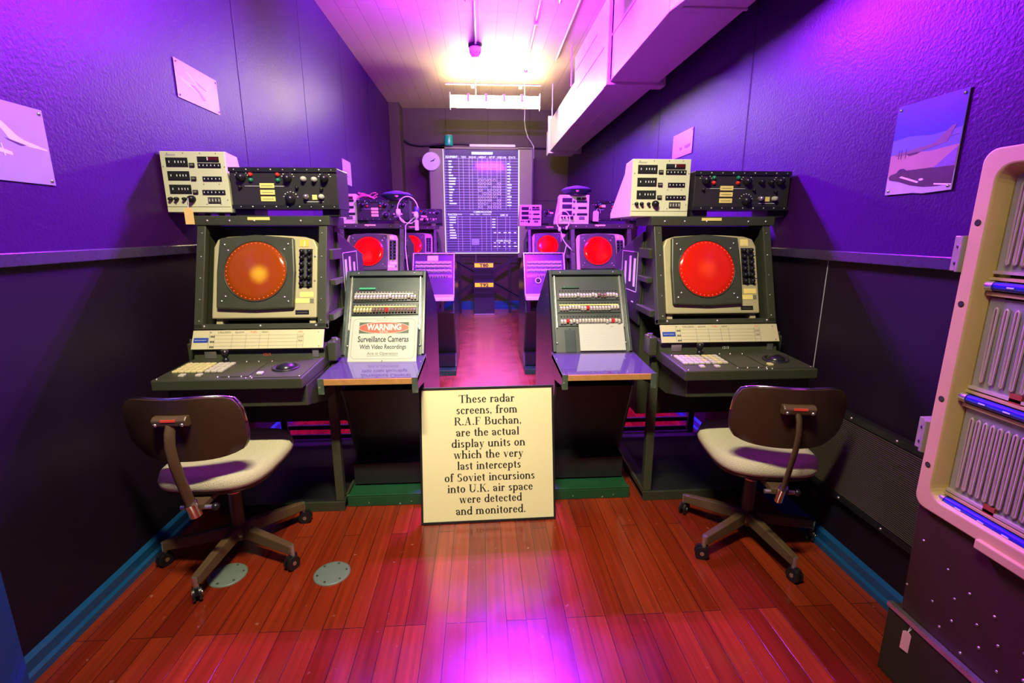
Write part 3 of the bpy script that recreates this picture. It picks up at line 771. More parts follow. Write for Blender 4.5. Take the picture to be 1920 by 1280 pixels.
def console(cx, fy, label, scope, letter, letter_col, detail, digits_m=WHITEMARK):
    t = thing('radar_console', label, 'radar console', (cx, fy, 0), 0, 'radar consoles in three rows')
    # tilted front frame
    f = MB(TILT)
    for s in (-1, 1):
        x0, x1 = sorted((s * .265, s * .232))
        f.box(x0, x1, -.004, 0, 0, FL, OLIVE)
        x0, x1 = sorted((s * .265, s * .258))
        f.box(x0, x1, 0, .04, 0, FL, OLIVE)
        x0, x1 = sorted((s * .238, s * .232))
        f.box(x0, x1, 0, .03, 0, FL, OLIVE)
    f.box(-.265, .265, -.004, .03, -.004, .018, OLIVE)
    fo = f.build('frame', t, bevel=.0015)
    P = lambda x, y, z: TILT @ Vector((x, y, z))
    for s in (-1, 1):
        for z in (.03, .12, .21, .30, .40):
            bolt(fo, P(s * .245, -.004, z), r=.0035)
        bolt(fo, P(s * .225, -.004, .008), r=.006)
    bolt(fo, P(0, -.004, .008), r=.006)
    # top plate with front lip
    tp = MB().box(-.28, .28, .10, .32, 1.276, 1.314, OLIVE).build('top_plate', t, bevel=.002)
    for x in (-.22, -.13, -.03, .16, .24):
        bolt(tp, (x, .10, 1.293), 'f', r=.006)
    MB().box(-.055, .035, .098, .1, 1.297, 1.309, YELLAB).build('label_strip', tp)
    # hollow housing behind the frame
    prof = [(.0, .865), (.24, .865), (.24, 1.276), (.125, 1.276)]
    for s in (-1, 1):
        x0, x1 = sorted((s * .252, s * .24))
        MB().prism(prof, x0, x1, OLIVE).build('side_panel', t)
        for z0, z1, y0 in ((1.13, 1.175, .115), (1.02, 1.045, .12), (.875, .905, .05)):
            x0, x1 = sorted((s * .252, s * .278))
            MB().box(x0, x1, y0, .26, z0, z1, OLIVE).build('side_bar', t, bevel=.003)
    MB().box(-.24, .24, .02, .24, .85, .866, VOID).build('lower_deck', t)
    # electronics cabinet at the rear, its roof sloping to the back
    cb = MB().prism([(.24, .34), (.70, .34), (.70, 1.12), (.26, 1.25), (.24, 1.276)], -.255, .255, OLIVE).build('rear_cabinet', t, bevel=.003)
    for s in (-1, 1):                               # hinged side doors with a printed plate
        x0, x1 = sorted((s * .255, s * .267))
        d = MB().prism([(.245, .80), (.695, .84), (.695, 1.13), (.245, 1.25)], x0, x1, OLIVE_D).build('cabinet_door', cb, bevel=.004)
        if detail:
            q = s * .2675
            g = MB()
            for k, (ya, yb, za, zb) in enumerate(((.33, .36, .98, 1.12), (.40, .43, 1.0, 1.13), (.48, .51, .98, 1.1), (.30, .56, .955, .958), (.30, .56, 1.15, 1.153), (.30, .303, .955, 1.153), (.557, .56, .955, 1.153), (.34, .37, .9, .905), (.45, .48, .88, .885))):
                x0, x1 = sorted((q, q + s * .0012))
                g.box(x0, x1, ya, yb, za, zb, WHITEMARK)
            g.build('printed_diagram', cb)
    MB().box(-.25, .25, .60, .70, .26, .34, OLIVE_D).build('cabinet_plinth', t)
    # monitor
    Mm = TILT @ Matrix.Translation((0, .032, 0))
    top = [(-.215, .35)] + [(-.20, .385)] + [(-.215 + .43 * k / 8, .392 + .012 * math.sin(PI * k / 8)) for k in range(1, 8)] + [(.20, .385), (.215, .35)]
    outl = [(.215, .045), (-.215, .045)] + top
    mo = MB(Mm).prism(outl, 0, .15, BEIGE, axis='y').build('monitor', t, bevel=.006)
    for xa in (-.205, .18):
        MB(Mm).box(xa, xa + .025, .02, .10, 0, .05, BEIGE).build('monitor_foot', t)
    mk = [(-.187, .085), (-.03, .078), (.127, .085), (.130, .24), (.122, .385), (-.03, .40), (-.182, .385), (-.19, .24)]
    sm = MB(Mm).prism(mk, 0, -.022, OLIVE, axis='y')
    sm.build('screen_surround', mo, bevel=.006)
    Ms = Mm @ Matrix.Translation((0, -.022, 0))
    sc = MB(Ms)
    sc.lathe([(.1265, 0.0), (.125, .002), (.10, .006), (.05, .009), (0, .010)], SCOPES[scope], c=(-.03, 0, .242), n=56, axis='y')
    sc.build('radar_screen', mo)
    rg = MB(Ms).tube([(-.03 + .1285 * math.cos(2 * PI * k / 48), -.001, .242 + .1285 * math.sin(2 * PI * k / 48)) for k in range(48)], .0028, OLIVE_D, n=6, closed=True)
    for k in range(40):
        a = 2 * PI * k / 40
        rg.box(-.03 + .119 * math.cos(a) - .0018, -.03 + .119 * math.cos(a) + .0018, -.0045, -.002, .242 + .119 * math.sin(a) - .0018, .242 + .119 * math.sin(a) + .0018, DOTS)
    rg.build('bearing_ring', mo)
    for sx, sz in ((-.16, .355), (.10, .358), (-.145, .33), (.085, .335), (-.165, .115), (.105, .112), (-.15, .135), (.09, .13)):
        bolt(mo, Mm @ Vector((sx, -.022, sz)), r=.0055)
    # knob panel and labels on the right of the bezel
    MB(Mm).box(.142, .196, -.002, .004, .175, .342, BLACK).box(.162, .176, -.0028, -.002, .178, .340, PANELGREY).build('knob_panel', mo)
    for k in range(6):
        for x in (.153, .185):
            knob(mo, Mm @ Vector((x, -.003, .189 + k * .028)), .0095, .018, BLACK_P, 'panel_knob', (R(-17.4), 0, 0))
    if detail:
        for z in (.316, .214):
            knob(mo, Mm @ Vector((.169, -.003, z)), .006, .014, BLACK_P, 'panel_switch', (R(-17.4), 0, 0))
        for z in (.31, .205):
            bolt(mo, Mm @ Vector((.206, -.001, z)), r=.004)
    lt = MB(Mm).box(.142, .178, -.0015, 0, .352, .383, letter_col)
    if letter:
        letters(lt, letter, .16, .358, .02, WHITECARD if letter_col is YELLAB or letter_col is ORLAB else REDINK, y=-.0022, bold=.02)
    lt.build('letter_tag', mo, label='orange tag with the letter ' + letter if letter else None)
    MB(Mm).box(.146, .202, -.0015, 0, .134, .156, YELLAB).box(.128, .186, -.0015, 0, .108, .128, YELLAB).box(.187, .203, -.0015, 0, .108, .127, GREYINK).build('name_labels', mo)
    MB(Mm).box(.128, .184, -.002, 0, .06, .078, BLACK_P).box(.134, .178, -.0024, -.002, .067, .0685, GREYINK).build('badge', mo)
    # sloping tote board under the screen
    Mt = Matrix.Translation((0, -.033, .855)) @ Matrix.Rotation(R(-28), 4, 'X')
    tb = MB(Mt).box(-.262, .262, 0, .006, -.080, 0, CREAM).build('tote_board', t, bevel=.001)
    g = MB(Mt)
    if detail:
        for z in (-.022, -.037, -.052, -.067):
            g.box(-.172, .18, -.0006, 0, z - .0006, z, GREYINK)
        for x in (-.175, -.105, -.05, .005, .04, .155, .18):
            g.box(x, x + .0008, -.0006, 0, -.078, -.014, GREYINK)
        g.box(-.196, -.195, -.0006, 0, -.078, -.004, GREYINK)
        for k in range(9):
            g.box(-.19 + (k % 3) * .006, -.186 + (k % 3) * .006, -.0006, 0, -.075 + (k // 3) * .022, -.067 + (k // 3) * .022, INK)
        letters(g, 'CALLSIGN', -.138, -.013, .008, INK, width=.05, y=-.0007)
        letters(g, 'SQUAWK', -.077, -.013, .007, INK, width=.036, y=-.0007)
        letters(g, 'FUEL', -.02, -.013, .008, REDINK, width=.026, y=-.0007)
        letters(g, 'HEIGHT', .024, -.013, .007, INK, width=.026, y=-.0007)
        letters(g, 'REC', .168, -.013, .007, REDINK, width=.016, y=-.0007)
        letters(g, 'CONF', .168, -.034, .008, INK, width=.021, y=-.0007)
        letters(g, 'TRIP', .168, -.052, .008, INK, width=.019, y=-.0007)
    g.box(-.255, -.198, -.0012, 0, -.052, -.032, BLUELAB)
    if detail:
        letters(g, 'ROLE ON DISPLAY', -.227, -.044, .004, WHITEMARK, width=.046, y=-.0016)
    g.build('tote_markings', tb)
    for x, z in ((.24, -.01), (.245, -.07), (-.19, -.008)):
        bolt(tb, Mt @ Vector((x, 0, z)), 'f', r=.003)
    # desk
    MB().box(-.262, .262, -.06, .04, .774, .783, OLIVE).build('desk_rail', t)
    MB().prism([(-.055, .738), (-.045, .774), (-.02, .774), (-.02, .70), (-.055, .70)], -.262, .262, OLIVE).build('desk_back_panel', t)
    dk = MB().prism([(-.33, .694), (-.33, .733), (-.10, .742), (-.055, .742), (-.055, .694)], -.2625, .2625, OLIVE).build('desk', t, bevel=.004)
    MB().prism([(-.29, .615), (-.29, .694), (0.02, .694), (0.02, .56), (-.08, .56)], -.235, .2625, OLIVE).build('desk_underbody', t, bevel=.003)
    for s in (-1, 1):
        x0, x1 = sorted((s * .265, s * .300))
        sb = MB().box(x0, x1, -.03, .05, .715, .80, OLIVE).build('side_latch', t, bevel=.006)
        MB().cyl((s * .29, 0, .80), (s * .29, 0, .812), .012, STEEL).build('latch_pin', sb)
    # stand
    for s in (-1, 1):
        x0, x1 = sorted((s * .275, s * .238))
        MB().box(x0, x1, 0, .035, .045, .70, OLIVE).build('leg', t, bevel=.002)
        MB().box(x0, x1, .70, .735, .045, .34, OLIVE).build('leg', t, bevel=.002)
    MB().box(-.278, .278, .0, .74, .012, .03, BLACK).box(-.278, .278, -.012, 0, .0, .045, OLIVE_D).box(-.278, -.266, 0, .74, .0, .05, OLIVE_D).box(.266, .278, 0, .74, .0, .05, OLIVE_D).box(-.278, .278, .74, .752, .0, .055, OLIVE_D).build('base_tray', t, bevel=.0015)
    MB().box(-.24, .24, .71, .73, .10, .125, OLIVE_D).build('rear_crossbar', t)
    if detail:
        desk_controls(dk, digits_m, letter)
        # edges of the pale metal brackets standing behind the desk
        MB().box(-.215, -.17, -.062, -.055, .744, .772, STEEL).build('bracket', t); MB().box(.215, .24, -.062, -.055, .744, .772, STEEL).build('bracket', t)
    return t

def on_desk(u, v, lift=0.0):
    return Vector((-.2625 + .525 * u, -.33 + .23 * v, .733 + .009 * v + lift))
def desk_controls(dk, digits_m, letter):
    warm = letter == 'J'
    slope = math.atan2(.009, .23)
    km = []
    for c in range(5):
        for r in range(4):
            km.append((.068 + c * .043, .40 + r * .125))
    for c in range(3):
        for r in range(4):
            km.append((.292 + c * .043, .40 + r * .125))
    km += [(.16, .2), (.275, .2)]
    pr = {}
    for i, (u, v) in enumerate(km):
        m = KEYYEL if (warm and i < 20) or (not warm and 22 < i < 28) else KEYCREAM
        if (not warm) and i in (3, 11, 17, 25): m = KEYYEL
        p = on_desk(u, v)
        if m.name not in pr:
            o = MB().prism([(-.0095, -.011), (.0095, -.011), (.0095, .011), (-.0095, .011)], 0, .008, m, axis='z').build('key', dk, bevel=.002)
            o.location = p; o.rotation_euler = (slope, 0, 0); pr[m.name] = o
        else:
            spawn(pr[m.name], 'key', dk, p, (slope, 0, 0))
    a = on_desk(.44, .1); b_ = on_desk(.64, .9)
    Md = Matrix.Translation(on_desk(0, 0)) @ Matrix.Rotation(slope, 4, 'X')
    dx = .525; dy = .2306
    MB(Md).box(.43 * dx, .62 * dx, .12 * dy, .86 * dy, 0, .0025, OLIVE).build('cover_plate', dk, bevel=.001)
    MB(Md).box(.645 * dx, .985 * dx, .06 * dy, .96 * dy, 0, .0025, OLIVE).build('tracker_panel', dk, bevel=.001)
    for u, v in ((.415, .12), (.49, .12), (.575, .12), (.635, .12), (.62, .04), (.66, .04), (.45, .93), (.54, .93), (.64, .93), (.97, .1), (.05, .9), (.03, .05)):
        o = MB(Md).lathe([(.0035, 0), (.003, .0035), (0, .004)], STEEL, c=(u * dx, v * dy, 0), n=8).build('desk_screw', dk)
    MB(Md).lathe([(.050, .002), (.050, .007), (.044, .009), (.041, .004), (.0, .0035)], BLACK, c=(.81 * dx, .52 * dy, 0), n=32).build('trackball_ring', dk)
    MB(Md).ball((.81 * dx, .52 * dy, .002), .036, BLACK_P, n=24, sc=(1, 1, .62)).build('trackball', dk)
    MB(Md).box(.665 * dx, .705 * dx, .17 * dy, .26 * dy, .002, .011, KEYCREAM if warm else KEYYEL).build('button', dk, bevel=.003)
    MB(Md).lathe([(.011, 0), (.011, .012), (.009, .013), (.009, .024), (.013, .025), (.013, .047), (0, .048)], BLACK_P, c=(.29 * dx, .97 * dy, 0), n=18).build('selector_knob', dk)
    g = MB()
    letters(g, '1213', .03, .750, .012, digits_m, width=.027, y=-.0556)
    g.build('panel_number', dk)

CONS = [
 (-.918, 2.05, 'front radar console with an orange-brown screen and a letter J tag', 'orange', 'J', ORLAB, True, REDINK),
 (1.03, 2.05, 'front radar console with a plain bright red screen and a letter L tag', 'red', 'L', YELLAB, True, WHITEMARK),
 (-.92, 4.15, 'second-row radar console with red screen under the headset and peaked cap, beside left wall', 'uvred', '', YELLAB, False, WHITEMARK),
 (1.04, 4.15, 'second-row radar console with red screen and letter K tag, beside the right wall', 'uvred', 'K', ORLAB, False, WHITEMARK),
 (-.785, 5.75, 'rearmost radar console left of the plotting board, with a pink letters OC tag', 'uvred', 'OC', PINKTAG, False, WHITEMARK),
 (.82, 5.75, 'rearmost radar console just right of the plotting board', 'uvred', '', YELLAB, False, WHITEMARK),
]
for a in CONS:
    console(*a)

# ------------------------------------------------------------------ cream control boxes on the consoles
def control_box(x, y, z, label, detail=True, lift=0.0):
    t = thing('control_box', label, 'control box', (x, y, z + lift), 0, 'cream control boxes on the consoles')
    w, h_ = .258, .242
    if lift:
        for fx in (.09, .20):
            for fy in (.03, .13):
                MB().cyl((fx, fy, -lift), (fx, fy, .002), .012, BLACK_P).build('foot', t)
    MB().prism([(0, 0), (0, h_), (.10, h_ - .008), (.115, h_ - .05), (.34, .025), (.34, 0)], 0, w, CREAMBOX).build('case', t, bevel=.002)
    fp = MB().box(.002, w - .002, -.003, 0, .024, h_ - .001, CREAMBOX).build('front_panel', t, bevel=.001)
    MB().box(.002, w - .002, -.002, 0, .003, .021, CREAMBOX).build('lower_lip', t)
    U = lambda u: u * w
    V = lambda v: h_ - v * h_
    for k in range(3):
        v0 = .105 + .218 * k
        b = MB().box(U(.09), U(.42), -.006, -.003, V(v0 + .145), V(v0), BLACK_P)
        b.box(U(.105), U(.405), -.0063, -.006, V(v0 + .132), V(v0 + .012), VOID)
        if detail:
            for j, u in enumerate((.135, .225, .275, .32, .365)):
                b.box(U(u), U(u + .013), -.0068, -.006, V(v0 + .085), V(v0 + .052), WHITEMARK)
        b.build('counter', fp)
        MB().box(U(.445), U(.52), -.010, -.003, V(v0 + .145), V(v0 + .085), BLACK_P).box(U(.455), U(.51), -.0105, -.010, V(v0 + .13), V(v0 + .1), GREYINK).build('push_button', fp, bevel=.001)
    b = MB().box(U(.57), U(.90), -.005, -.003, V(.175), V(.085), BLACK_P)
    b.box(U(.58), U(.715), -.0056, -.005, V(.14), V(.095), VOID).box(U(.74), U(.89), -.0056, -.005, V(.14), V(.095), mat('dark_red_window', (.10, .008, .008), .2))
    b.box(U(.72), U(.735), -.0056, -.005, V(.145), V(.09), WHITEMARK)
    b.build('readout', fp)
    for (u0, u1, v0, v1, n) in ((.57, .92, .19, .262, 6), (.62, .91, .405, .48, 5), (.59, .94, .625, .70, 6), (.66, .855, .745, .84, 4)):
        b = MB().box(U(u0), U(u1), -.007, -.003, V(v1), V(v0), BLACK_P)
        for j in range(n):
            uu = u0 + (u1 - u0) * (j + .15) / n; ux = u0 + (u1 - u0) * (j + .85) / n
            b.box(U(uu), U(ux), -.0075, -.007, V(v1 - .012), V(v0 + .012), GREYINK if n == 4 else BLACK)
            if detail:
                b.box(U(uu + (ux - uu) * .35), U(uu + (ux - uu) * .65), -.0078, -.0072, V((v0 + v1) / 2 + .012), V((v0 + v1) / 2 - .012), WHITEMARK)
        b.build('thumbwheel_switch', fp)
    for u, r in ((.09, .008), (.18, .008), (.30, .007)):
        knob(fp, (U(u), -.003, V(.775)), r, .016, BLACK_P, 'toggle')
    knob(fp, (U(.415), -.003, V(.775)), .0145, .022, BLACK_P, 'control_knob')
    b = MB()
    for u, v in ((.12, .04), (.36, .035), (.62, .035), (.86, .035), (.035, .25), (.97, .25), (.035, .78), (.96, .79), (.15, .86), (.63, .86), (.85, .86), (.62, .53), (.86, .53)):
        b.box(U(u) - .002, U(u) + .002, -.0038, -.003, V(v) - .002, V(v) + .002, GREYINK)
    b.box(U(.09), U(.24), -.0034, -.003, V(.075), V(.05), KNOBGREY)
    b.build('panel_marks', fp)
    return t
BOXES = [
 (-1.300, 2.17, 1.314, 'cream control box with a manila tag, on the front console by the left wall', True, .013),
 (.658, 2.17, 1.314, 'cream control box on the front console with the bright red screen', True),
 (-1.294, 4.27, 1.314, 'pinkish control box mostly hidden behind a radio set, under the leather strap', False),
 (.674, 4.27, 1.314, 'control box with a peaked cap resting on it', False),
 (.456, 5.87, 1.314, 'smallest-looking control box, right beside the plotting board', False),
]
for a in BOXES:
    control_box(*a)

# ------------------------------------------------------------------ dark radio sets
def radio(x, y, z, label, flip=False, detail=True, labels=True, w=.43):
    t = thing('radio_set', label, 'radio set', (x, y, z), 0, 'dark radio sets on the consoles')
    h_ = .164
    z0 = .028
    MB().box(0, w, 0, .17, z0, z0 + h_, mat('radio_black', (0.026, 0.024, 0.022), .34, var=.2, scale=14)).build('case', t, bevel=.003)
    MB().box(0, .075, .02, .15, 0, z0, BLACK).build('foot', t); MB().box(w - .075, w, .02, .15, 0, z0, BLACK).build('foot', t)
    MB().box(-.001, w + .001, -.006, 0, z0 + h_ - .017, z0 + h_, BLACK).build('top_strip', t)
    MB().box(-.001, w + .001, -.006, 0, z0, z0 + .016, BLACK).build('bottom_strip', t)
    U = lambda u: u * w
    V = lambda v: z0 + h_ - v * h_
    for k in range(9):
        if detail or k % 2:
            bolt(t, (U(.05 + .113 * k), -.006, V(.055)), 'f', r=.0042 if k % 2 else .003)
            bolt(t, (U(.08 + .11 * k), -.006, V(.95)), 'f', r=.0042 if k % 2 else .003)
    for u in (.195, .447):
        for v, m in ((.17, BULBGRN if flip else BULBRED), (.30, BULBRED if flip else BULBGRN)):
            o = MB().lathe([(.0085, 0), (.0085, .006), (.006, .011), (0, .013)], m, c=(U(u), 0, V(v)), n=14, axis='y').build('indicator_lamp', t)
    if labels:
        for v in (.375, .535, .695):
            MB().box(U(.27), U(.405), -.0018, 0, V(v + .115), V(v), YELLAB).box(U(.285), U(.39), -.0021, -.0018, V(v + .07), V(v + .055), GREYINK).build('label_strip', t)
    else:
        for u0, u1, v0, v1 in ((.19, .30, .2, .32), (.45, .62, .46, .58), (.42, .64, .65, .78)):
            MB().box(U(u0), U(u1), -.0018, 0, V(v1), V(v0), YELLAB).build('label_strip', t)
    for u, v, r in ((.11, .24, .017), (.54, .26, .016), (.885, .26, .016), (.55, .76, .019)):
        knob(t, (U(u), 0, V(v)), r, .026, BLACK_P, 'control_knob')
    for u, v in ((.09, .47), (.62, .48), (.85, .51)):
        knob(t, (U(u), 0, V(v)), .007, .014, BLACK_P, 'small_knob')
    for u, v, m in ((.69, .27, KNOBGREY), (.79, .28, KNOBGREY), (.70, .70, STEEL), (.845, .70, KNOBGREY)):
        if flip and v < .5: m = BLACK_P
        knob(t, (U(u), 0, V(v)), .0105, .022, m, 'selector_knob')
    MB().box(U(.755), U(.80), -.003, 0, V(.77), V(.65), YELLAB).build('square_label', t)
    g = MB().box(U(.13), U(.27), -.0008, 0, V(.448), V(.44), WHITEMARK).box(U(.405), U(.53), -.0008, 0, V(.448), V(.44), WHITEMARK).box(U(.69), U(.86), -.0008, 0, V(.825), V(.815), WHITEMARK)
    for (u, v, r) in ((.11, .24, .026), (.54, .26, .025), (.885, .26, .025), (.55, .76, .030)):
        for k in range(7):
            a = R(20 + 23 * k)
            cx, cz = U(u) + r * math.cos(a), V(v) + r * math.sin(a)
            g.box(cx - .0022, cx + .0022, -.0008, 0, cz - .0014, cz + .0014, WHITEMARK)
    g.build('panel_marks', t)
    return t
RADIOS = [
 (-1.025, 2.15, 1.314, 'black radio set with red lamps over green lamps, on the front left console', False, True, True),
 (.930, 2.15, 1.314, 'black radio set with green lamps over red lamps, on the front right console', True, True, True),
 (-1.030, 4.25, 1.314, 'violet-lit radio set with a peaked cap and a headset on top', True, True, True),
 (.940, 4.25, 1.314, 'violet-lit radio set with a white tag hanging on its front', True, False, False),
 (-.885, 5.85, 1.314, 'small-looking radio set left of the plotting board', False, False, False),
 (.722, 5.85, 1.314, 'radio set partly hidden behind the control box with the cap', False, False, False),
]
for a in RADIOS:
    radio(*a)

# ------------------------------------------------------------------ key switch pedestals
FACE = Matrix.Translation((0, .082, .705)) @ Matrix.Rotation(R(-30.0), 4, 'X')
def key(parent, p, m, up=True):
    k = ('rocker', m.name, up)
    rot = (R(-30), 0, 0)
    if k not in proto:
        pr_ = [(0, -.010), (-.012, -.006), (-.016, .002), (-.012, .011), (0, .012)] if up else [(0, -.012), (-.010, -.012), (-.017, -.004), (-.008, .010), (0, .010)]
        o = MB().prism(pr_, -.0050, .0050, m).build('key', parent)
        o.location = p; o.rotation_euler = rot
        proto[k] = o
        return o
    return spawn(proto[k], 'key', parent, p, rot)
def pedestal(cx, fy, label, kind, shelf=True):
    t = thing('key_pedestal', label, 'switch pedestal', (cx, fy, 0), 0, 'key switch pedestals')
    hw = .1855
    side = [(.0, .06), (.20, .16), (.02, .56), (.045, .62), (.08, .705), (.285, 1.062), (.34, 1.068), (.78, .82), (.78, 0), (.06, 0)]
    side = [(.10, .0), (.20, .16), (.015, .56), (.03, .66), (.08, .705), (.285, 1.066), (.33, 1.068), (.78, .82), (.78, .0)]
    for s in (-1, 1):
        x0, x1 = sorted((s * hw, s * (hw - .012)))
        MB().prism(side, x0, x1, DKGREEN).build('side_panel', t, bevel=.002)
    MB().prism([(.20, .16), (.02, .56), (.03, .57), (.22, .165)], -hw + .012, hw - .012, BLACK).box(-hw + .012, hw - .012, .10, .22, .06, .165, BLACK).build('front_panel', t)
    MB().prism([(.33, 1.066), (.33, 1.056), (.775, .81), (.78, .82)], -hw + .012, hw - .012, DKGREEN).build('roof', t)
    MB().box(-hw + .012, hw - .012, .765, .778, .02, .815, DKGREEN).build('rear_panel', t)
    MB().box(-hw, hw, .0, .14, .0, .05, GREEN).box(-hw, hw, .0, .02, .05, .058, GREEN).build('plinth', t, bevel=.003)
    # face frame and recessed panel
    Lf = .4105
    f = MB(FACE)
    f.box(-hw, -hw + .014, -.012, .02, 0, Lf, DKGREEN).box(hw - .014, hw, -.012, .02, 0, Lf, DKGREEN).box(-hw + .014, hw - .014, -.012, .02, Lf - .022, Lf, DKGREEN)
    f.build('face_frame', t, bevel=.002)
    pn = MB(FACE).box(-hw + .014, hw - .014, .006, .02, -.01, Lf - .022, PANELGREY).build('face_panel', t)
    if kind == 'a':
        pn.data.materials[0] = DKGREEN
    P = lambda x, y, z: FACE @ Vector((x, y, z))
    for x in (-.13, .13):
        bolt(t, FACE @ Vector((x, -.012, Lf - .011)), 'f', r=.004)
    # rows of keys
    rows = {'a': [(.287, 0), (.222, 1), (.155, 2)], 'b': [(.287, 0), (.222, 1), (.155, 2)]}[kind]
    for z, ri in rows:
        MB(FACE).box(-.152, .152, .0, .006, z - .026, z + .028, BLACK if kind == 'a' else PANELGREY).build('key_bank', pn, bevel=.001)
        g = MB(FACE)
        for i in range(20):
            x = -.1365 + i * .01437
            g.lathe([(.0032, 0), (.0028, .002), (0, .0025)], BLACK_P if kind == 'b' else KNOBGREY, c=(x, .0, z + .020), n=8, axis='y')
        g.build('legend_lamps', pn)
        if kind == 'a' and ri == 2:
            continue
        if not (kind == 'b' and ri != 1):
            ln = .285 if ri else .27
            MB(FACE).box(-.143, -.143 + ln, -.004, .0, z + .009, z + .0145, KEYCREAM if ri == 0 else YELLAB).build('designation_strip', pn)
        rnd = random.Random(ri * 7 + (3 if kind == 'a' else 5))
        for i in range(20):
            x = -.1365 + i * .01437
            m, up = KEYCREAM, False
            if kind == 'a':
                m = KEYCREAM if ri == 0 or i < 6 else KEYDARK
                if ri == 1 and i < 6: m = KEYYEL
                if ri == 1 and i == 10: m = KEYRED
                up = ri == 0 and i in (11, 17)
            else:
                up = rnd.random() < .45
                if ri == 0 and i in (13, 14, 15): m = KEYDARK
                if (ri == 1 and i == 9) or (ri == 2 and i in (2, 17)): m, up = KEYRED, True
                if ri == 1 and i > 9: up = i > 16
            key(pn, P(x, -.001, z - .006), m, up)
    MB(FACE).box(-.125, -.05 if kind == 'a' else -.04, -.002, .006, .322, .331, GREEN if kind == 'b' else mat('green_strip', (.01, .30, .12), .4)).build('name_strip', pn)
    if kind == 'b':
        MB(FACE).box(-.125, -.075, .0, .006, .0, .11, DKGREEN).build('blank_plate', pn, bevel=.002)
    for x in (-.1, -.03, .04, .1):
        bolt(pn, P(x, .004, .118), 'f', r=.0035)
    for s in (-1, 1):
        x0, x1 = sorted((s * .158, s * .162))
        MB(FACE).box(x0, x1, -.006, .006, .12, .385, STEEL).build('slide_rail', pn)
        bolt(t, P(s * .163, .004, .045), 'f', r=.006)
    # writing shelf
    sw = .192
    sh = MB().prism([(-.22, .668), (-.22, .690), (.10, .705), (.10, .683)], -sw, sw, SHELFTOP).build('writing_shelf', t, bevel=.002)
    MB().box(-sw, sw, -.226, -.219, .664, .688, WOODEDGE).build('shelf_edge', sh, bevel=.001)
    for s in (-1, 1):
        x0, x1 = sorted((s * sw, s * (sw - .007)))
        MB().prism([(-.224, .632), (-.224, .69), (.08, .704), (.08, .64), (.02, .60), (-.17, .632)], x0, x1, DKGREEN).build('shelf_bracket', sh, bevel=.001)
        x0, x1 = sorted((s * (sw + .001), s * (sw - .022)))
        MB().box(x0, x1, -.230, -.2235, .628, .692, WORNGREEN).build('corner_angle', sh, bevel=.001)
    MB().box(-.05, .05, -.16, -.13, .652, .667, BLACK).build('shelf_latch', sh)
    MB().cyl((0, .01, .615), (0, .0, .60), .006, STEEL).build('lock', t)
    return t
pedestal(-.450, 2.07, 'key pedestal holding the red WARNING sign on its shelf', 'a')
pedestal(.510, 2.07, 'key pedestal with white paper propped on its front above a violet shelf', 'b')

# the taller-keyed pedestals of the second row
def far_pedestal(cx, fy, label, dial):
    t = thing('key_pedestal', label, 'switch pedestal', (cx, fy, 0), 0, 'key switch pedestals')
    hw = .1855
    side = [(.10, .0), (.20, .16), (.015, .56), (.03, .66), (.08, .705), (.285, 1.066), (.33, 1.068), (.78, .82), (.78, .0)]
    for s in (-1, 1):
        x0, x1 = sorted((s * hw, s * (hw - .012)))
        MB().prism(side, x0, x1, DKGREEN).build('side_panel', t, bevel=.002)
    MB().prism([(.20, .16), (.02, .56), (.03, .57), (.22, .165)], -hw + .012, hw - .012, BLACK).box(-hw + .012, hw - .012, .10, .22, .06, .165, BLACK).build('front_panel', t)
    MB().prism([(.33, 1.066), (.33, 1.056), (.775, .81), (.78, .82)], -hw + .012, hw - .012, DKGREEN).build('roof', t)
    MB().box(-hw, hw, .0, .14, .0, .05, GREEN).build('plinth', t, bevel=.003)
    Lf = .4105
    MB(FACE).box(-hw, -hw + .010, -.012, .02, 0, Lf, STEEL).box(hw - .010, hw, -.012, .02, 0, Lf, STEEL).box(-hw + .01, hw - .01, -.012, .02, Lf - .012, Lf, STEEL).build('face_frame', t, bevel=.002)
    pn = MB(FACE).box(-hw + .010, hw - .010, .0, .02, -.01, Lf - .012, mat('dark_violet_panel', (.030, .028, .040), .3)).build('face_panel', t)
    P = lambda x, y, z: FACE @ Vector((x, y, z))
    if not dial:
        MB(FACE).box(-.055, .04, -.002, 0, .335, .385, MANILA).build('name_strip', pn, label='orange paper label')
    for z in (.318, .278, .235, .185):
        MB(FACE).box(-.165, .165, -.002, 0, z - .016, z + .016, mat('pale_key_bank', (.13, .12, .15), .4)).build('key_bank', pn)
    for z, n in ((.312, 22), (.279, 22), (.236, 22)):
        for i in range(n):
            key(pn, P(-.148 + i * .0141, -.001, z), KEYCREAM, (i * 5 + int(z * 1000)) % 3 == 0)
    for i in range(9):
        key(pn, P(-.06 + i * .0225, -.001, .185), KEYDARK, False)
    for c in range(2 if dial else 3):
        for r in range(7):
            key(pn, P((.03 if dial else -.09) + c * .024, -.001, .035 + r * .0185), KEYCREAM if c != 1 else KEYDARK, True)
    if dial:
        MB(FACE).tube([(-.06 + .024 * math.cos(2 * PI * k / 24), -.004, .135 + .024 * math.sin(2 * PI * k / 24)) for k in range(24)], .006, KEYCREAM, n=8, closed=True).build('dial_ring', pn)
        MB(FACE).lathe([(.017, 0), (.015, .008), (0, .009)], BLACK_P, c=(-.06, 0, .135), n=18, axis='y').build('dial', pn)
        MB(FACE).box(-.115, -.095, -.004, 0, .11, .16, BLACK_P).build('slot_switch', pn)
    MB().prism([(-.03, .672), (-.03, .70), (.09, .715), (.09, .68)], -hw, hw, mat('pale_shelf', (.62, .58, .60), .35)).build('writing_shelf', t, bevel=.004)
    return t
far_pedestal(-.425, 4.15, 'second-row key pedestal with an orange paper label at the top', False)
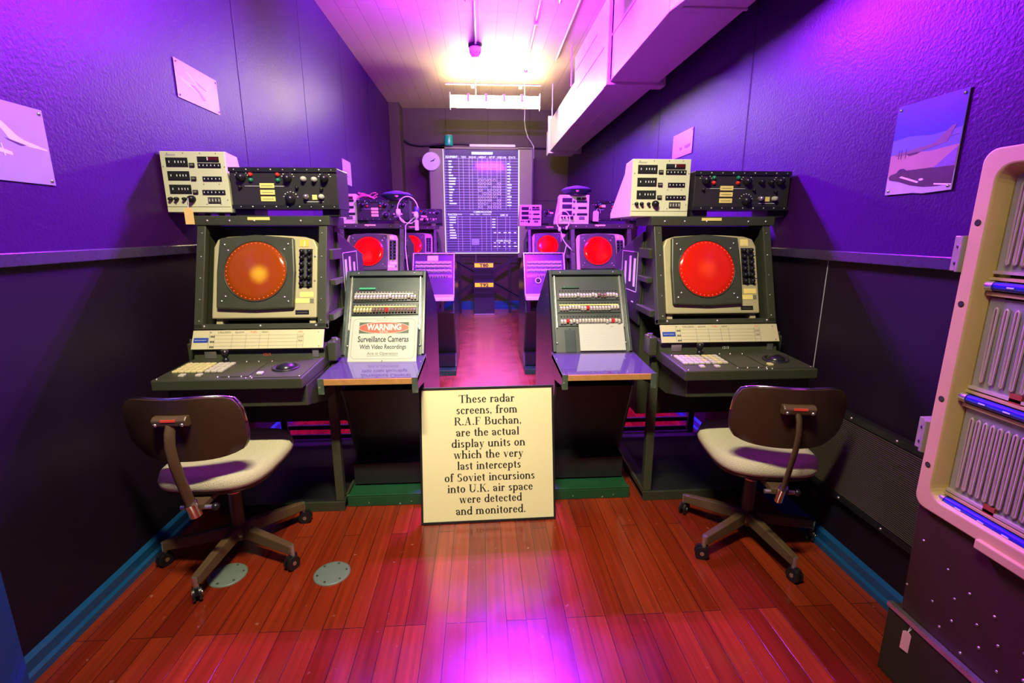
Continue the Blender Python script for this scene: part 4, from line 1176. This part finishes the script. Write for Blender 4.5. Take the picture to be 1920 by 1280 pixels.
far_pedestal(.562, 4.15, 'second-row key pedestal with a round dial below its key rows', True)

# ------------------------------------------------------------------ things on the front pedestals
ws = thing('warning_sign', 'white CCTV warning sign with a red oval, leaning on the front pedestal', 'sign', (-.438, 2.06, .6995), R(-1.5), None, R(-31))
MB().box(-.1485, .1485, 0, .003, 0, .21, SIGNW).build('board', ws)
g = MB()
k_ = .297 / 1185.0                      # the sign's own drawing grid
X = lambda px: (px - 710) * k_ * 1.03
def rounded(x0, x1, z0, z1, r, n=6):
    pts = []
    for cx, cz, a0 in ((x1 - r, z1 - r, 0), (x0 + r, z1 - r, 90), (x0 + r, z0 + r, 180), (x1 - r, z0 + r, 270)):
        for i in range(n + 1):
            a = R(a0 + 90 * i / n); pts.append((cx + r * math.cos(a), cz + r * math.sin(a)))
    return pts
o_ = rounded(-.138, .138, .012, .199, .020); i_ = rounded(-.1366, .1366, .0134, .1976, .0188)
n_ = len(o_)
g.add([(a, -.0004, b) for a, b in o_] + [(a, -.0004, b) for a, b in i_], [(j, (j + 1) % n_, n_ + (j + 1) % n_, n_ + j) for j in range(n_)], GREYINK)
g.box(-.109, .109, -.0005, 0, .130, .182, mat('olive_print', (.06, .085, .045), .6))
ell = lambda a, c: [(a * math.cos(2 * PI * j / 48), .156 + c * math.sin(2 * PI * j / 48)) for j in range(48)]
g.plate(ell(.112, .0275), SIGNW, -.0005, .0004)
g.plate(ell(.109, .0253), mat('sign_red', (.86, .065, .03), .5), -.0009, .0004)
letters(g, 'WARNING', 0, .1462, .0275, WHITECARD, width=.152, y=-.0017, bold=.035)
letters(g, 'C.C.T.V.', 0, .1335, .0085, WHITECARD, width=.037, y=-.0017, bold=.02)
letters(g, 'Surveillance Cameras', 0, .0905, .0275, INK, width=.222, y=-.0006, bold=.018)
letters(g, 'With Video Recordings', 0, .058, .0215, INK, width=.202, y=-.0006, bold=.014)
letters(g, 'Are in Operation', 0, .0315, .0135, GREYINK, width=.134, y=-.0006, bold=.012)
g.box(-.068, .068, -.0006, 0, .0255, .027, GREYINK)
letters(g, 'Spectrum Ltd', 0, .1885, .0048, GREYINK, width=.07, y=-.0006)
for z in (.205, .004):
    g.plate([(.0025 * math.cos(j), z + .0025 * math.sin(j)) for j in range(6)], INK, 0, .0008)
g.build('lettering', ws)
pp = tag(MB(Matrix.Translation((.56, 2.07, 0)) @ FACE).box(-.107, .107, -.002, -.0008, .006, .138, PAPER).box(.045, .058, -.0024, -.002, .122, .124, GREYINK).build('paper_sheet'), 'blank white paper propped on the front right pedestal', 'paper')
g = MB(Matrix.Translation((.56, 2.07, 0)) @ FACE)
for k in range(7):
    for x in (-.09, -.015):
        g.box(x, x + .035 + .008 * (k % 3), -.0023, -.002, .11 - k * .013, .1106 - k * .013, KNOBGREY)
g.build('faint_print', pp)

# ------------------------------------------------------------------ the display sign
sg = thing('display_sign', 'cream framed sign about the radar screens standing on the floor', 'sign', (.019, 1.905, .002), R(1.2), None, R(-12.8))
SWD, SHT = .592, .598
MB().box(-SWD / 2, SWD / 2, 0, .016, 0, .010, BLACK).box(-SWD / 2, SWD / 2, 0, .016, SHT - .010, SHT, BLACK).box(-SWD / 2, -SWD / 2 + .009, 0, .016, .010, SHT - .010, BLACK).box(SWD / 2 - .009, SWD / 2, 0, .016, .010, SHT - .010, BLACK).build('frame', sg, bevel=.001)
MB().box(-SWD / 2 + .009, SWD / 2 - .009, .004, .014, .010, SHT - .010, SIGNP).build('panel', sg)
MB().box(-.15, .15, .018, .03, .0, .5, BLACK).build('rear_strut', sg)
g = MB()
LINES = [('These radar', 862, 966, 757), ('screens, from', 857, 972, 778), ('R.A.F Buchan,', 853, 979, 799), ('are the actual', 856, 974, 820), ('display units on', 847, 985, 841), ('which the very', 851, 981, 862), ('last intercepts', 857, 976, 883), ('of Soviet incursions', 833, 1002, 905), ('into U.K. air space', 838, 998, 926), ('were detected', 860, 977, 946), ('and monitored.', 853, 984, 968)]
for s, a, c, base in LINES:
    serif_line(g, s, ((a + c) / 2 - 915.5) * .00235, (983.5 - base) * .00233, .0525, (c - a) * .00235, INK, .0036)
g.build('lettering', sg)

# ------------------------------------------------------------------ swivel chairs
def chair(cx, cy, rz, start, label):
    t = thing('swivel_chair', label, 'chair', (cx, cy, 0), 0, 'swivel chairs at the front consoles')
    Mr = Matrix.Rotation(rz, 4, 'Z')
    # seat: rounded cushion, wider at the back, on a thin shell
    def ring(sx, y0, y1, z, n=9):
        pts = []
        sup = 3.4
        for k in range(n * 4):
            a = 2 * PI * k / (n * 4)
            ca, sa = math.cos(a), math.sin(a)
            x = abs(ca) ** (2 / sup) * (1 if ca >= 0 else -1); y = abs(sa) ** (2 / sup) * (1 if sa >= 0 else -1)
            yy = (y0 + y1) / 2 + y * (y1 - y0) / 2
            taper = 1.0 + .04 * y
            pts.append((x * sx * taper, yy, z + (.012 * (yy / .2) ** 2 if z > .41 else 0)))
        return pts
    def loft(rings, m):
        mb = MB(Mr); n = len(rings[0]); vs = [p for r_ in rings for p in r_]
        mb.add(vs, [(i * n + k, i * n + (k + 1) % n, (i + 1) * n + (k + 1) % n, (i + 1) * n + k) for i in range(len(rings) - 1) for k in range(n)], m, True)
        mb.add(rings[0], [list(range(n))[::-1]], m, True); mb.add(rings[-1], [list(range(n))], m, True)
        return mb
    loft([ring(.178, -.195, .205, .378), ring(.192, -.212, .222, .388), ring(.195, -.215, .225, .405), ring(.187, -.206, .216, .424), ring(.16, -.175, .19, .431), ring(.10, -.1, .12, .432)], SEATF).build('seat', t)
    loft([ring(.14, -.16, .17, .360), ring(.18, -.198, .208, .366), ring(.18, -.198, .208, .379)], BROWNPL).build('seat_shell', t)
    # backrest: curved moulded shell
    mb = MB(Mr)
    nu, nv = 16, 9
    def bp(u, v, off):
        # u -1..1 across, v 0..1 up
        sup = 3.6
        w = .186 * (1 - abs(2 * v - 1) ** sup * .12)
        x = u * w
        zz = .522 + v * .222
        edge = 1 - abs(u) ** 5 * .16
        zz = .633 + (zz - .633) * edge
        y = -.262 + .055 * u * u - .035 * (v - .4) + off * (1 - .0 * u)
        return (x, y, zz)
    for off, m in ((-.012, BROWNPL), (.012, BROWNPL)):
        vs = [bp(-1 + 2 * i / nu, j / nv, off) for j in range(nv + 1) for i in range(nu + 1)]
        mb.add(vs, [(j * (nu + 1) + i, j * (nu + 1) + i + 1, (j + 1) * (nu + 1) + i + 1, (j + 1) * (nu + 1) + i) for j in range(nv) for i in range(nu)], m, True)
    per = [(i, 0) for i in range(nu)] + [(nu, j) for j in range(nv)] + [(nu - i, nv) for i in range(nu)] + [(0, nv - j) for j in range(nv)]
    n = len(per)
    vs = [bp(-1 + 2 * i / nu, j / nv, o) for o in (-.012, .012) for i, j in per]
    mb.add(vs, [(k, (k + 1) % n, n + (k + 1) % n, n + k) for k in range(n)], BROWNPL, True)
    bo = mb.build('backrest', t)
    ev = [bp(-1 + 2 * i / nu, 1, 0) for i in range(nu + 1)]
    MB(Mr).tube([bp(-1, .55, 0), bp(-1, .8, 0)] + ev + [bp(1, .8, 0), bp(1, .55, 0)], .0055, CHROME, n=6).build('edge_trim', bo)
    # support bar and its bracket on the backrest
    MB(Mr).prism([(-.288, .655), (-.304, .662), (-.308, .682), (-.296, .692), (-.272, .692), (-.268, .66)], -.052, .052, BROWNMET).build('back_bracket', t, bevel=.004)
    MB(Mr).box(-.022, .022, -.3085, -.304, .678, .685, REDINK).build('maker_label', t, label='small red label')
    for s in (-1, 1):
        MB(Mr).lathe([(.006, 0), (.005, .004), (0, .005)], STEEL, c=(s * .040, -.305, .668), n=10, axis='y').build('screw', t)
    pts = [(0, -.290, .668), (0, -.306, .64), (0, -.314, .60), (0, -.308, .54), (0, -.290, .47), (0, -.27, .40), (0, -.25, .345), (0, -.245, .325)]
    MB(Mr).tube(pts, .016, BROWNMET, n=10, flat=.55).build('support_bar', t)
    MB(Mr).tube([(0, -.262, .375), (0, -.25, .345), (0, -.242, .318)], .021, CHROME, n=10, flat=.7).build('bar_sleeve', t)
    MB(Mr).box(-.03, .03, -.245, .05, .338, .362, BROWNMET).build('under_frame', t, bevel=.004)
    MB(Mr).cyl((-.05, -.235, .345), (.055, -.235, .345), .008, STEEL, n=10).ball((.062, -.235, .345), .013, BLACK_P).build('adjuster', t)
    # column and five-armed base
    MB().cyl((0, 0, .10), (0, 0, .27), .024, BROWNMET).cyl((0, 0, .27), (0, 0, .275), .029, CHROME).cyl((0, 0, .275), (0, 0, .345), .016, CHROME).build('column', t)
    MB().lathe([(.0, .075), (.04, .075), (.042, .115), (.03, .13), (0, .13)], BROWNMET, n=20).build('hub', t)
    for k in range(5):
        Ma = Matrix.Rotation(R(start + 72 * k), 4, 'Z')
        mb = MB(Ma)
        sec = [(.03, .128, .080, .019), (.16, .112, .070, .0175), (.262, .098, .064, .0155)]
        vs = []
        for x, zt, zb, w in sec:
            vs += [(x, -w, zb), (x, w, zb), (x, w * .8, zt), (x, -w * .8, zt)]
        mb.add(vs, [(i * 4 + q, i * 4 + (q + 1) % 4, i * 4 + 4 + (q + 1) % 4, i * 4 + 4 + q) for i in range(2) for q in range(4)] + [(0, 1, 2, 3), (8, 9, 10, 11)], BROWNMET)
        lg = mb.build('leg', t, bevel=.004)
        MB(Ma @ Matrix.Translation((.262, 0, 0)) @ Matrix.Rotation(R(35 + 50 * k), 4, 'Z')).cyl((0, 0, .05), (0, 0, .095), .009, STEEL).cyl((-.006, -.014, .0265), (-.006, -.006, .0265), .0265, BLACK_P, n=18).cyl((-.006, .006, .0265), (-.006, .014, .0265), .0265, BLACK_P, n=18).cyl((-.006, -.016, .0265), (-.006, .016, .0265), .008, STEEL, n=10).box(-.026, .016, -.006, .006, .03, .058, BLACK_P).build('caster', lg)
    return t
chair(1.085, 1.735, R(-9), 63, 'brown swivel chair with a tweed seat at the bright red screen')
chair(-.970, 1.765, R(0), -96, 'brown swivel chair with a tweed seat at the orange-brown screen')

# ------------------------------------------------------------------ plotting board at the far end
pb = thing('plotting_board', 'tall see-through plotting board with a white grid, edge-lit, before the far wall', 'board', (0, 7.5, 0))
MB().box(-.735, -.512, .02, .05, .80, 2.452, GREYBOARD).build('side_board', pb)
MB().box(.560, .765, .02, .05, .86, 2.437, GREYBOARD).build('side_board', pb)
MB().box(-.735, .765, .02, .05, 2.425, 2.452, GREYBOARD).build('top_rail', pb)
MB().box(-.75, -.735, .015, .055, 0, 2.45, BLACK).box(.765, .785, .015, .055, 0, 2.44, BLACK).build('frame', pb)
LED = glow('perspex_edge_glow', (0.86, 0.72, 1.0), 1.35)
PERS = clear_plastic('lit_perspex', (0.40, 0.38, 0.80), .10)
MB().box(-.53, .560, -.006, .004, .935, 2.41, PERS).build('perspex_sheet', pb)
MB().box(-.541, -.53, -.008, .008, .93, 2.415, LED).box(.560, .578, -.008, .008, .93, 2.412, LED).box(-.53, .560, -.008, .008, .925, .938, LED).build('lit_edge', pb, label='glowing white edge')
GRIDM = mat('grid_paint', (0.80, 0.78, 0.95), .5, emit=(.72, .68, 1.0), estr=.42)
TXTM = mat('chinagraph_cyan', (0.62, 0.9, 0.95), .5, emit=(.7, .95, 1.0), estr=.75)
g = MB()
ZB = lambda py: 2.402 - (py - 279) * (2.402 - .942) / 194.0      # rows of the board
XB = lambda px: -.523 + (px - 834) * (1.083 / 138.0)
for k in range(26):
    z = ZB(294 + k * 5.2)
    g.box(-.52, .555, -.0075, -.0065, z - .0012, z + .0012, GRIDM)
for k in range(9):
    z = ZB(431 + k * 5.0)
    g.box(-.52, .555, -.0075, -.0065, z - .001, z + .001, GRIDM)
for px in (861, 869, 880, 886, 896, 904, 914, 921, 932, 939, 949, 956):
    g.box(XB(px) - .0015, XB(px) + .0015, -.0075, -.0065, ZB(390), ZB(290), GRIDM)
for px in (857, 865, 880, 902, 911, 920, 932, 948, 956):
    g.box(XB(px) - .0013, XB(px) + .0013, -.0075, -.0065, ZB(470), ZB(402), GRIDM)
for r in range(9):
    for c in range(5):
        if (r + c) % 5 == 4: continue
        cx = XB(900 + c * 9); cz = ZB(334 + r * 6.3)
        g.tube([(cx + .022 * math.cos(2 * PI * k / 10), -.007, cz + .014 * math.sin(2 * PI * k / 10)) for k in range(10)], .0022, GRIDM, n=4, closed=True)
g.build('grid', pb)
g = MB()
letters(g, 'EQUIPMENT', XB(848), ZB(293), .028, TXTM, width=.175, y=-.008, bold=.02)
for s, px, w in (('TX/RX', 870, .08), ('RADAR', 887, .10), ('HEIGHT', 905, .11), ('IFF', 923, .09), ('VIDEO LINK', 941, .13), ('STATE', 960, .10)):
    letters(g, s, XB(px), ZB(293), .026, TXTM, width=w, y=-.008)
letters(g, 'COMMUNICATIONS', XB(904), ZB(395.5), .026, TXTM, width=.27, y=-.008, bold=.02)
letters(g, 'FUNCTION', XB(847), ZB(401), .03, TXTM, width=.135, y=-.008, bold=.02)
letters(g, 'PHONE', XB(861), ZB(400), .02, TXTM, width=.06, y=-.008)
for s, px in (('DIAL', 884), ('FREQ 1', 895), ('NO', 908), ('LINE', 916)):
    letters(g, s, XB(px), ZB(400), .022, TXTM, y=-.008, width=.06)
letters(g, 'LINK 10', XB(945), ZB(402), .03, TXTM, width=.11, y=-.008, bold=.02)
letters(g, 'OTHER FAULTS', XB(944), ZB(452), .028, TXTM, width=.22, y=-.008, bold=.015)
g.box(XB(885), XB(924), -.0075, -.0065, ZB(286.5), ZB(282), TXTM)
rn = random.Random(4)
for k in range(16):
    g.box(XB(842), XB(842) + rn.uniform(.03, .11), -.0082, -.0068, ZB(299 + k * 5.25) - .011, ZB(299 + k * 5.25) + .007, TXTM)
for k in range(9):
    g.box(XB(841), XB(841) + rn.uniform(.03, .11), -.0082, -.0068, ZB(404 + k * 5) - .010, ZB(404 + k * 5) + .006, TXTM)
for k in range(15):
    g.box(XB(951), XB(951) + rn.uniform(.03, .07), -.0082, -.0068, ZB(303 + k * 5.6) - .009, ZB(303 + k * 5.6) + .006, TXTM)
for px in (925, 934, 944, 953, 964):
    for py in (434, 454, 461):
        g.box(XB(px), XB(px) + rn.uniform(.02, .05), -.0082, -.0068, ZB(py) - .008, ZB(py) + .005, TXTM)
for k in range(4):
    g.box(XB(922), XB(922) + .05, -.0082, -.0068, ZB(408 + k * 5.2) - .010, ZB(408 + k * 5.2) + .006, TXTM)
g.build('board_lettering', pb)
MB().box(-.35, -.32, .03, .05, 0, .93, BLACK).build('leg', pb); MB().box(.42, .45, .03, .05, 0, .93, BLACK).build('leg', pb)
def bar(mb, a, b_, w, m):
    a = Vector(a); b_ = Vector(b_); d = (b_ - a).normalized(); n = Vector((-d.z, 0, d.x)) * w
    vs = [a + n, b_ + n, b_ - n, a - n]
    y = Vector((0, .02, 0))
    mb.add([*vs, *[p + y for p in vs]], [(0, 1, 2, 3), (7, 6, 5, 4), (0, 4, 5, 1), (1, 5, 6, 2), (2, 6, 7, 3), (3, 7, 4, 0)], m)
MB(); b = MB(); bar(b, (-.72, 0, .99), (.75, 0, .16), .028, BLACK); bar(b, (-.72, 0, .99 - .0), (.75, 0, .16), .006, STEEL); b.M = Matrix.Translation((0, .022, 0)); bar(b, (-.72, 0, .10), (.75, 0, .99), .028, BLACK)
b.build('cross_brace', pb)
ck = thing('wall_clock', 'round white clock hanging on the left edge of the plotting board', 'clock', (-.712, 7.50, 2.245))
MB().lathe([(.128, -.03), (.132, .0), (.122, .018), (.115, .012)], mat('clock_case', (.55, .53, .5), .35), n=40, axis='y').build('case', ck)
MB().lathe([(.118, .004), (.118, .010), (0, .010)], WHITECARD, n=40, axis='y').build('dial', ck)
g = MB()
for a, l, w in ((150, .075, .004), (165, .05, .006)):
    g.M = Matrix.Rotation(R(-(90 - a)), 4, 'Y'); g.box(-w, w, -.013, -.011, -.01, l, INK)
g.build('hands', ck)
g = MB()
for k in range(12):
    g.M = Matrix.Rotation(R(30 * k), 4, 'Y'); g.box(-.0025, .0025, -.0112, -.0102, .092, .108, GREYINK)
g.build('hour_marks', ck)
gt = thing('green_beacon', 'small green cylinder standing on top of the plotting board', 'beacon', (-.452, 7.535, 2.452))
MB().lathe([(.058, .012), (.064, .03), (.064, .135), (.058, .15), (0, .152)], GREENTIN, n=28).build('can', gt)
MB().lathe([(.05, 0), (.052, .012), (0, .012)], BLACK, n=28).build('base', gt)
MB().lathe([(.055, .1515), (.055, .156), (0, .157)], KNOBGREY, n=28).build('lid', gt)
st = thing('strip_housing', 'white strip housing lying along the top of the plotting board', 'housing', (.18, 7.53, 2.452))
MB().box(-.33, .33, -.03, .03, 0, .035, WHITECARD).build('body', st, bevel=.004)
MB().box(.325, .34, -.02, .02, .005, .03, KNOBGREY).build('end_cap', st)
so = thing('socket_box', 'white socket box on the far wall behind the plotting board', 'socket', (-.09, YB - .03, 1.04))
MB().box(-.06, .06, -.03, .03, 0, .095, WHITECARD).build('body', so, bevel=.006)
MB().cyl((0, 0, 0), (0, 0, -.45), .012, GREYINK).build('cable', so)
# hanging cables on the far wall
tag(MB().tube([(-1.15, 7.9, 2.60), (-1.05, 7.9, 2.54), (-.9, 7.9, 2.52), (-.75, 7.9, 2.53), (-.3, 7.92, 2.56), (.3, 7.92, 2.52), (1.2, 7.92, 2.5)], .012, BLACK, n=8).build('wall_cable'), 'thick black cable sagging along the far wall above the clock', 'cable')
tag(MB().tube([(.69, 7.92, 3.06), (.685, 7.92, 2.9), (.70, 7.92, 2.78), (.74, 7.92, 2.66), (.785, 7.85, 2.58), (.79, 7.56, 2.47), (.79, 7.545, 2.30)], .007, CORD, n=8).build('wall_cable'), 'thin white cable dropping from the ceiling to the plotting board', 'cable')
# tote rack with the T80 and T92 plates
rk = thing('sector_rack', 'dark rack on the floor with yellow T80 and T92 plates', 'rack', (.035, 7.36, 0))
MB().box(-.155, .155, .0, .06, 0, .80, mat('rack_dark', (.03, .025, .05), .3)).build('case', rk, bevel=.003)
for z0, z1 in ((.63, .70), (.55, .61), (.36, .41), (.28, .335)):
    MB().box(-.145, .145, -.002, 0, z0, z1, VOID).box(-.155, .155, -.006, 0, z0 - .008, z0, BLACK).build('shelf_slot', rk)
for s, z in (('T80', .725), ('T92', .43)):
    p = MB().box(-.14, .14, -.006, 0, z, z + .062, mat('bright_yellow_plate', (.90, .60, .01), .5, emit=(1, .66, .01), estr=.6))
    letters(p, s, 0, z + .006, .050, INK, width=.135, y=-.0075, bold=.035)
    p.build('sector_plate', rk, label='yellow plate reading ' + s)
MB().box(-.155, .155, -.004, 0, .005, .02, KNOBGREY).build('bottom_lip', rk)

# ------------------------------------------------------------------ caps, headsets, tags
def cap(x, y, z, rz, label, rx=0):
    t = thing('peaked_cap', label, 'cap', (x, y, z), rz, 'peaked service caps', rx)
    mb = MB()
    n = 28
    prof = [(.090, .0), (.092, .012), (.105, .020), (.128, .032), (.132, .038), (.118, .049), (.06, .058), (0.0005, .060)]
    vs = []
    for r_, hh in prof:
        for k in range(n):
            a = 2 * PI * k / n
            vs.append((r_ * math.cos(a), r_ * 1.08 * math.sin(a), hh + (-.018 * math.sin(a) * (hh / .060) if hh > .015 else 0) + .004))
    mb.add(vs, [(i * n + k, i * n + (k + 1) % n, (i + 1) * n + (k + 1) % n, (i + 1) * n + k) for i in range(len(prof) - 1) for k in range(n)], CAPBLUE, True)
    mb.build('crown', t)
    MB().lathe([(.0915, .003), (.0935, .004), (.0935, .015), (.0915, .016)], BLACK, n=28, sy=1.08).build('band', t)
    mb = MB(); vs = []
    for rr, dz in ((1.0, .012), (1.25, .004), (1.5, -.003)):
        for k in range(13):
            a = R(205 + 130 * k / 12)
            q = 1 + (rr - 1) * math.sin(PI * k / 12) ** .7
            vs.append((.088 * q * math.cos(a), .095 * q * math.sin(a), max(.0015, dz)))
    mb.add(vs, [(i * 13 + k, i * 13 + k + 1, i * 13 + 14 + k, i * 13 + 13 + k) for i in range(2) for k in range(12)], BLACK_P, True)
    ob = mb.build('peak', t); md = ob.modifiers.new('s', 'SOLIDIFY'); md.thickness = .003
    MB().ball((0, -.122, .040), .018, BADGE, sc=(1, .35, 1.15)).build('badge', t)
    return t
cap(-.715, 4.36, 1.5065, R(8), 'blue peaked cap on the violet-lit radio set, behind a headset')
cap(.835, 4.365, 1.556, R(-6), 'blue peaked cap on top of a pinkish control box, right side')
def headset(loc, label, band, cups, cord):
    t = thing('headset', label, 'headset', loc, 0, 'headsets hanging on consoles')
    MB().tube(band, .0045, CORD, n=8).build('headband', t)
    for c in cups:
        k_ = c[4] if len(c) > 4 else 1.0
        MB().lathe([(.008 * k_, -.02 * k_), (.030 * k_, -.016 * k_), (.034 * k_, 0), (.030 * k_, .014 * k_), (.01 * k_, .018 * k_), (0, .018 * k_)], CORD if c[3] else mat('headset_blue', (.05, .06, .16), .4), c=c[:3], n=18, axis='x').build('earpiece', t)
    MB().tube(cord, .004, CORD, n=6).build('cord', t)
    return t
band = [(-.085 * math.cos(R(a)) + .0, -.002, .11 * math.sin(R(a))) for a in range(-70, 251, 16)]
headset((-.60, 4.17, 1.42), 'white corded headset draped over the radio set with the cap', band,
        [(-.075, -.01, -.02, 1), (.075, -.005, .0, 0), (.07, -.02, -.04, 1)],
        [(-.07, -.02, -.05), (-.02, -.025, -.10), (.03, -.02, -.105), (.07, -.02, -.07), (.06, -.02, -.05), (-.02, -.02, -.12), (-.03, -.025, -.3), (-.02, -.03, -.45), (-.01, -.03, -.55)])
band = [(-.058 * math.cos(R(a)), -.002, .075 * math.sin(R(a))) for a in range(-60, 241, 15)]
headset((.70, 4.22, 1.345), 'white corded headset hanging below the control box with the cap', band,
        [(-.03, -.012, -.078, 1, .6), (.03, -.012, -.066, 1, .5)],
        [(-.02, -.01, -.09), (.0, -.015, -.16), (.04, -.02, -.22), (.09, -.03, -.26), (.03, -.03, -.2), (.01, -.03, -.3), (.02, -.03, -.42), (.03, -.03, -.5)])
ls = thing('leather_strap', 'brown leather strap bundle lying on the hidden control box and radio', 'strap', (-.965, 4.33, 1.508))
for k in range(4):
    pts = [(-.075 + .15 * i / 10 + .02 * math.sin(k), .02 * k - .03, .012 + (.03 + .012 * k) * abs(math.sin(PI * i / 10 + .6 * k)) * .8) for i in range(11)]
    MB().tube(pts, .010, LEATHER, n=8, flat=.5).build('strap', ls)
def paper_tag(name, label, p, w, h_, m, string, rz=0, rx=0):
    t = thing(name, label, 'tag', p, rz, None, rx)
    MB().prism([(-w / 2, -h_), (w / 2, -h_), (w / 2, -.25 * w), (w / 4, 0), (-w / 4, 0), (-w / 2, -.25 * w)], 0, -.001, m, axis='y').build('card', t)
    MB().tube(string, .0012, CORD, n=6).build('string', t)
    return t
paper_tag('luggage_tag', 'manila tag hanging from a knob of the front left control box', (-1.198, 2.135, 1.345), .034, .066, MANILA, [(0, 0, -.004), (-.004, 0, .018), (.004, .002, .04), (.006, -.004, .022), (.0, 0, -.004)], R(6))
paper_tag('luggage_tag', 'pink-lit tag hanging from the headset over the second-row radio', (-.525, 4.12, 1.345), .03, .085, PAPER, [(0, 0, -.004), (.0, 0, .02), (.005, .002, .05)])
paper_tag('luggage_tag', 'white tag hanging on the second-row radio set beside the right wall', (.985, 4.236, 1.425), .05, .09, PAPER, [(0, 0, -.004), (.012, 0, .02), (.035, .003, .01), (.04, .004, -.02)])

# ------------------------------------------------------------------ equipment cabinet on the right
CX = 1.15
cbn = thing('equipment_cabinet', 'tall beige and brown electronics cabinet with ribbed clear covers, at the right photo edge', 'cabinet', (CX, 0, 0))
MB().box(0, .205, .35, 1.114, 0, .215, CABOLIVE).build('base', cbn, bevel=.003)
MB().box(-.004, .01, .35, 1.116, .208, .222, STEEL).build('base_edge', cbn)
bp_ = MB().prism([(.35, .215), (1.075, .215), (1.09, .235), (1.10, .56), (.35, .56)], .012, .20, CABBROWN).build('lower_panel', cbn, bevel=.004)
for k, (y, z) in enumerate(((1.065, .45), (1.085, .30), (1.01, .31), (.99, .42), (.96, .36), (.955, .30), (.93, .40), (.90, .34), (.885, .29), (.87, .39), (.85, .33), (.98, .26), (.92, .24), (.84, .27), (.80, .36), (.79, .30))):
    MB().lathe([(.0035, 0), (.003, -.002), (0, -.0025)], STEEL, c=(.012, y, z), n=10, axis='x').build('rivet', bp_)
# beige frame with rounded corners, bulging inner lip
def rr(y0, y1, z0, z1, r, n=6):
    return rounded(y0, y1, z0, z1, r, n)
o1 = rr(.42, 1.103, .543, 1.432, .03); i1 = rr(.46, 1.066, .578, 1.395, .035); i2 = rr(.475, 1.050, .592, 1.38, .03)
mb = MB(); n = len(o1)
vs = [(.07, a, c) for a, c in o1] + [(.0, a, c) for a, c in o1] + [(0, a, c) for a, c in i1] + [(.03, a, c) for a, c in i2] + [(.10, a, c) for a, c in i2]
mb.add(vs, [(i * n + k, i * n + (k + 1) % n, (i + 1) * n + (k + 1) % n, (i + 1) * n + k) for i in range(4) for k in range(n)], CABBEIGE)
fr_ = mb.build('door_frame', cbn, bevel=.004)
MB().box(.07, .16, .42, 1.10, .545, 1.43, CABBROWN).build('case', cbn, bevel=.004)
MB().box(.085, .10, .46, 1.06, .58, 1.39, CABINSIDE).build('interior', cbn)
for z in (1.27, 1.08, .84, .66):
    MB().lathe([(.0075, 0), (.006, .0), (.006, .006), (0, .006)], OLIVE_D, c=(-.0008, 1.085, z), n=12, axis='x').build('frame_hole', fr_)
for z in (1.155, .615 + .07):
    hg = MB().box(.012, .06, 1.10, 1.145, z, z + .085, mat('brass_grey_hinge', (.42, .38, .26), .4, metal=.5)).cyl((.006, 1.112, z), (.006, 1.112, z + .085), .010, mat('brass_grey_hinge', (.42, .38, .26), .4, metal=.5), n=12).build('hinge', cbn, bevel=.002)
    for q in (.02, .06):
        MB().lathe([(.006, 0), (.005, -.003), (0, -.003)], OLIVE_D, c=(.012, 1.13, z + q), n=10, axis='x').build('hinge_screw', hg)
MB().box(-.01, .02, .40, .93, .528, .552, CABBEIGE).build('lower_ledge', cbn, bevel=.003)
for zt, yb in ((1.128, 1.045), (.857, 1.05), (.585, 1.05)):
    tb_ = MB().cyl((.02, .44, zt), (.02, yb, zt), .0105, BLUETUBE, n=16).build('blue_tube', cbn)
    MB().cyl((.02, yb - .012, zt), (.02, yb + .004, zt), .012, STEEL, n=16).build('tube_ferrule', tb_)
    g = MB()
    for k in range(9):
        g.box(.0085, .0092, yb - .06 - k * .055, yb - .045 - k * .055, zt - .001, zt + .002, WHITEMARK)
    g.build('tube_marks', tb_)
    MB().box(.02, .05, .45, 1.05, zt - .022, zt - .0135, CABBEIGE).box(.02, .05, .45, 1.05, zt + .0135, zt + .02, CABBEIGE).build('shelf_rail', cbn)
for z0, z1, sp, y1, n in ((1.16, 1.375, .0165, 1.035, 30), (.885, 1.10, .0226, 1.035, 22), (.612, .832, .0165, 1.035, 30)):
    cv = MB().box(.028, .032, .47, 1.045, z0, z1, CLEAR).build('clear_cover', cbn, label='clear ribbed plastic cover')
    for k in range(n):
        y = y1 - .012 - k * sp
        if y < .5: break
        a, c = z0 + .016, z1 - .02
        w = .0032
        pts = [(.024, y - w, a + .004), (.024, y - w, c - .004), (.024, y, c), (.024, y + w, c - .004), (.024, y + w, a + .004), (.024, y, a)]
        MB().tube(pts, .0027, RIB, n=6, closed=True).build('rib', cv)
    MB().box(.022, .034, .47, 1.048, z0 - .004, z0 + .003, RIB).build('cover_lip', cv)
    MB().box(.022, .030, .93, .955, z0 - .008, z0 + .014, mat('amber_clip', (.35, .06, .03), .3)).build('cover_clip', cv)
paper_tag('luggage_tag', 'pink tag hanging by string from the equipment cabinet base', (CX - .003, 1.043, .185), .022, .06, PINKTAG, [(0, 0, -.004), (.006, .002, .012), (.010, .004, .028), (.003, .003, .016), (0, 0, -.004)], R(-78))
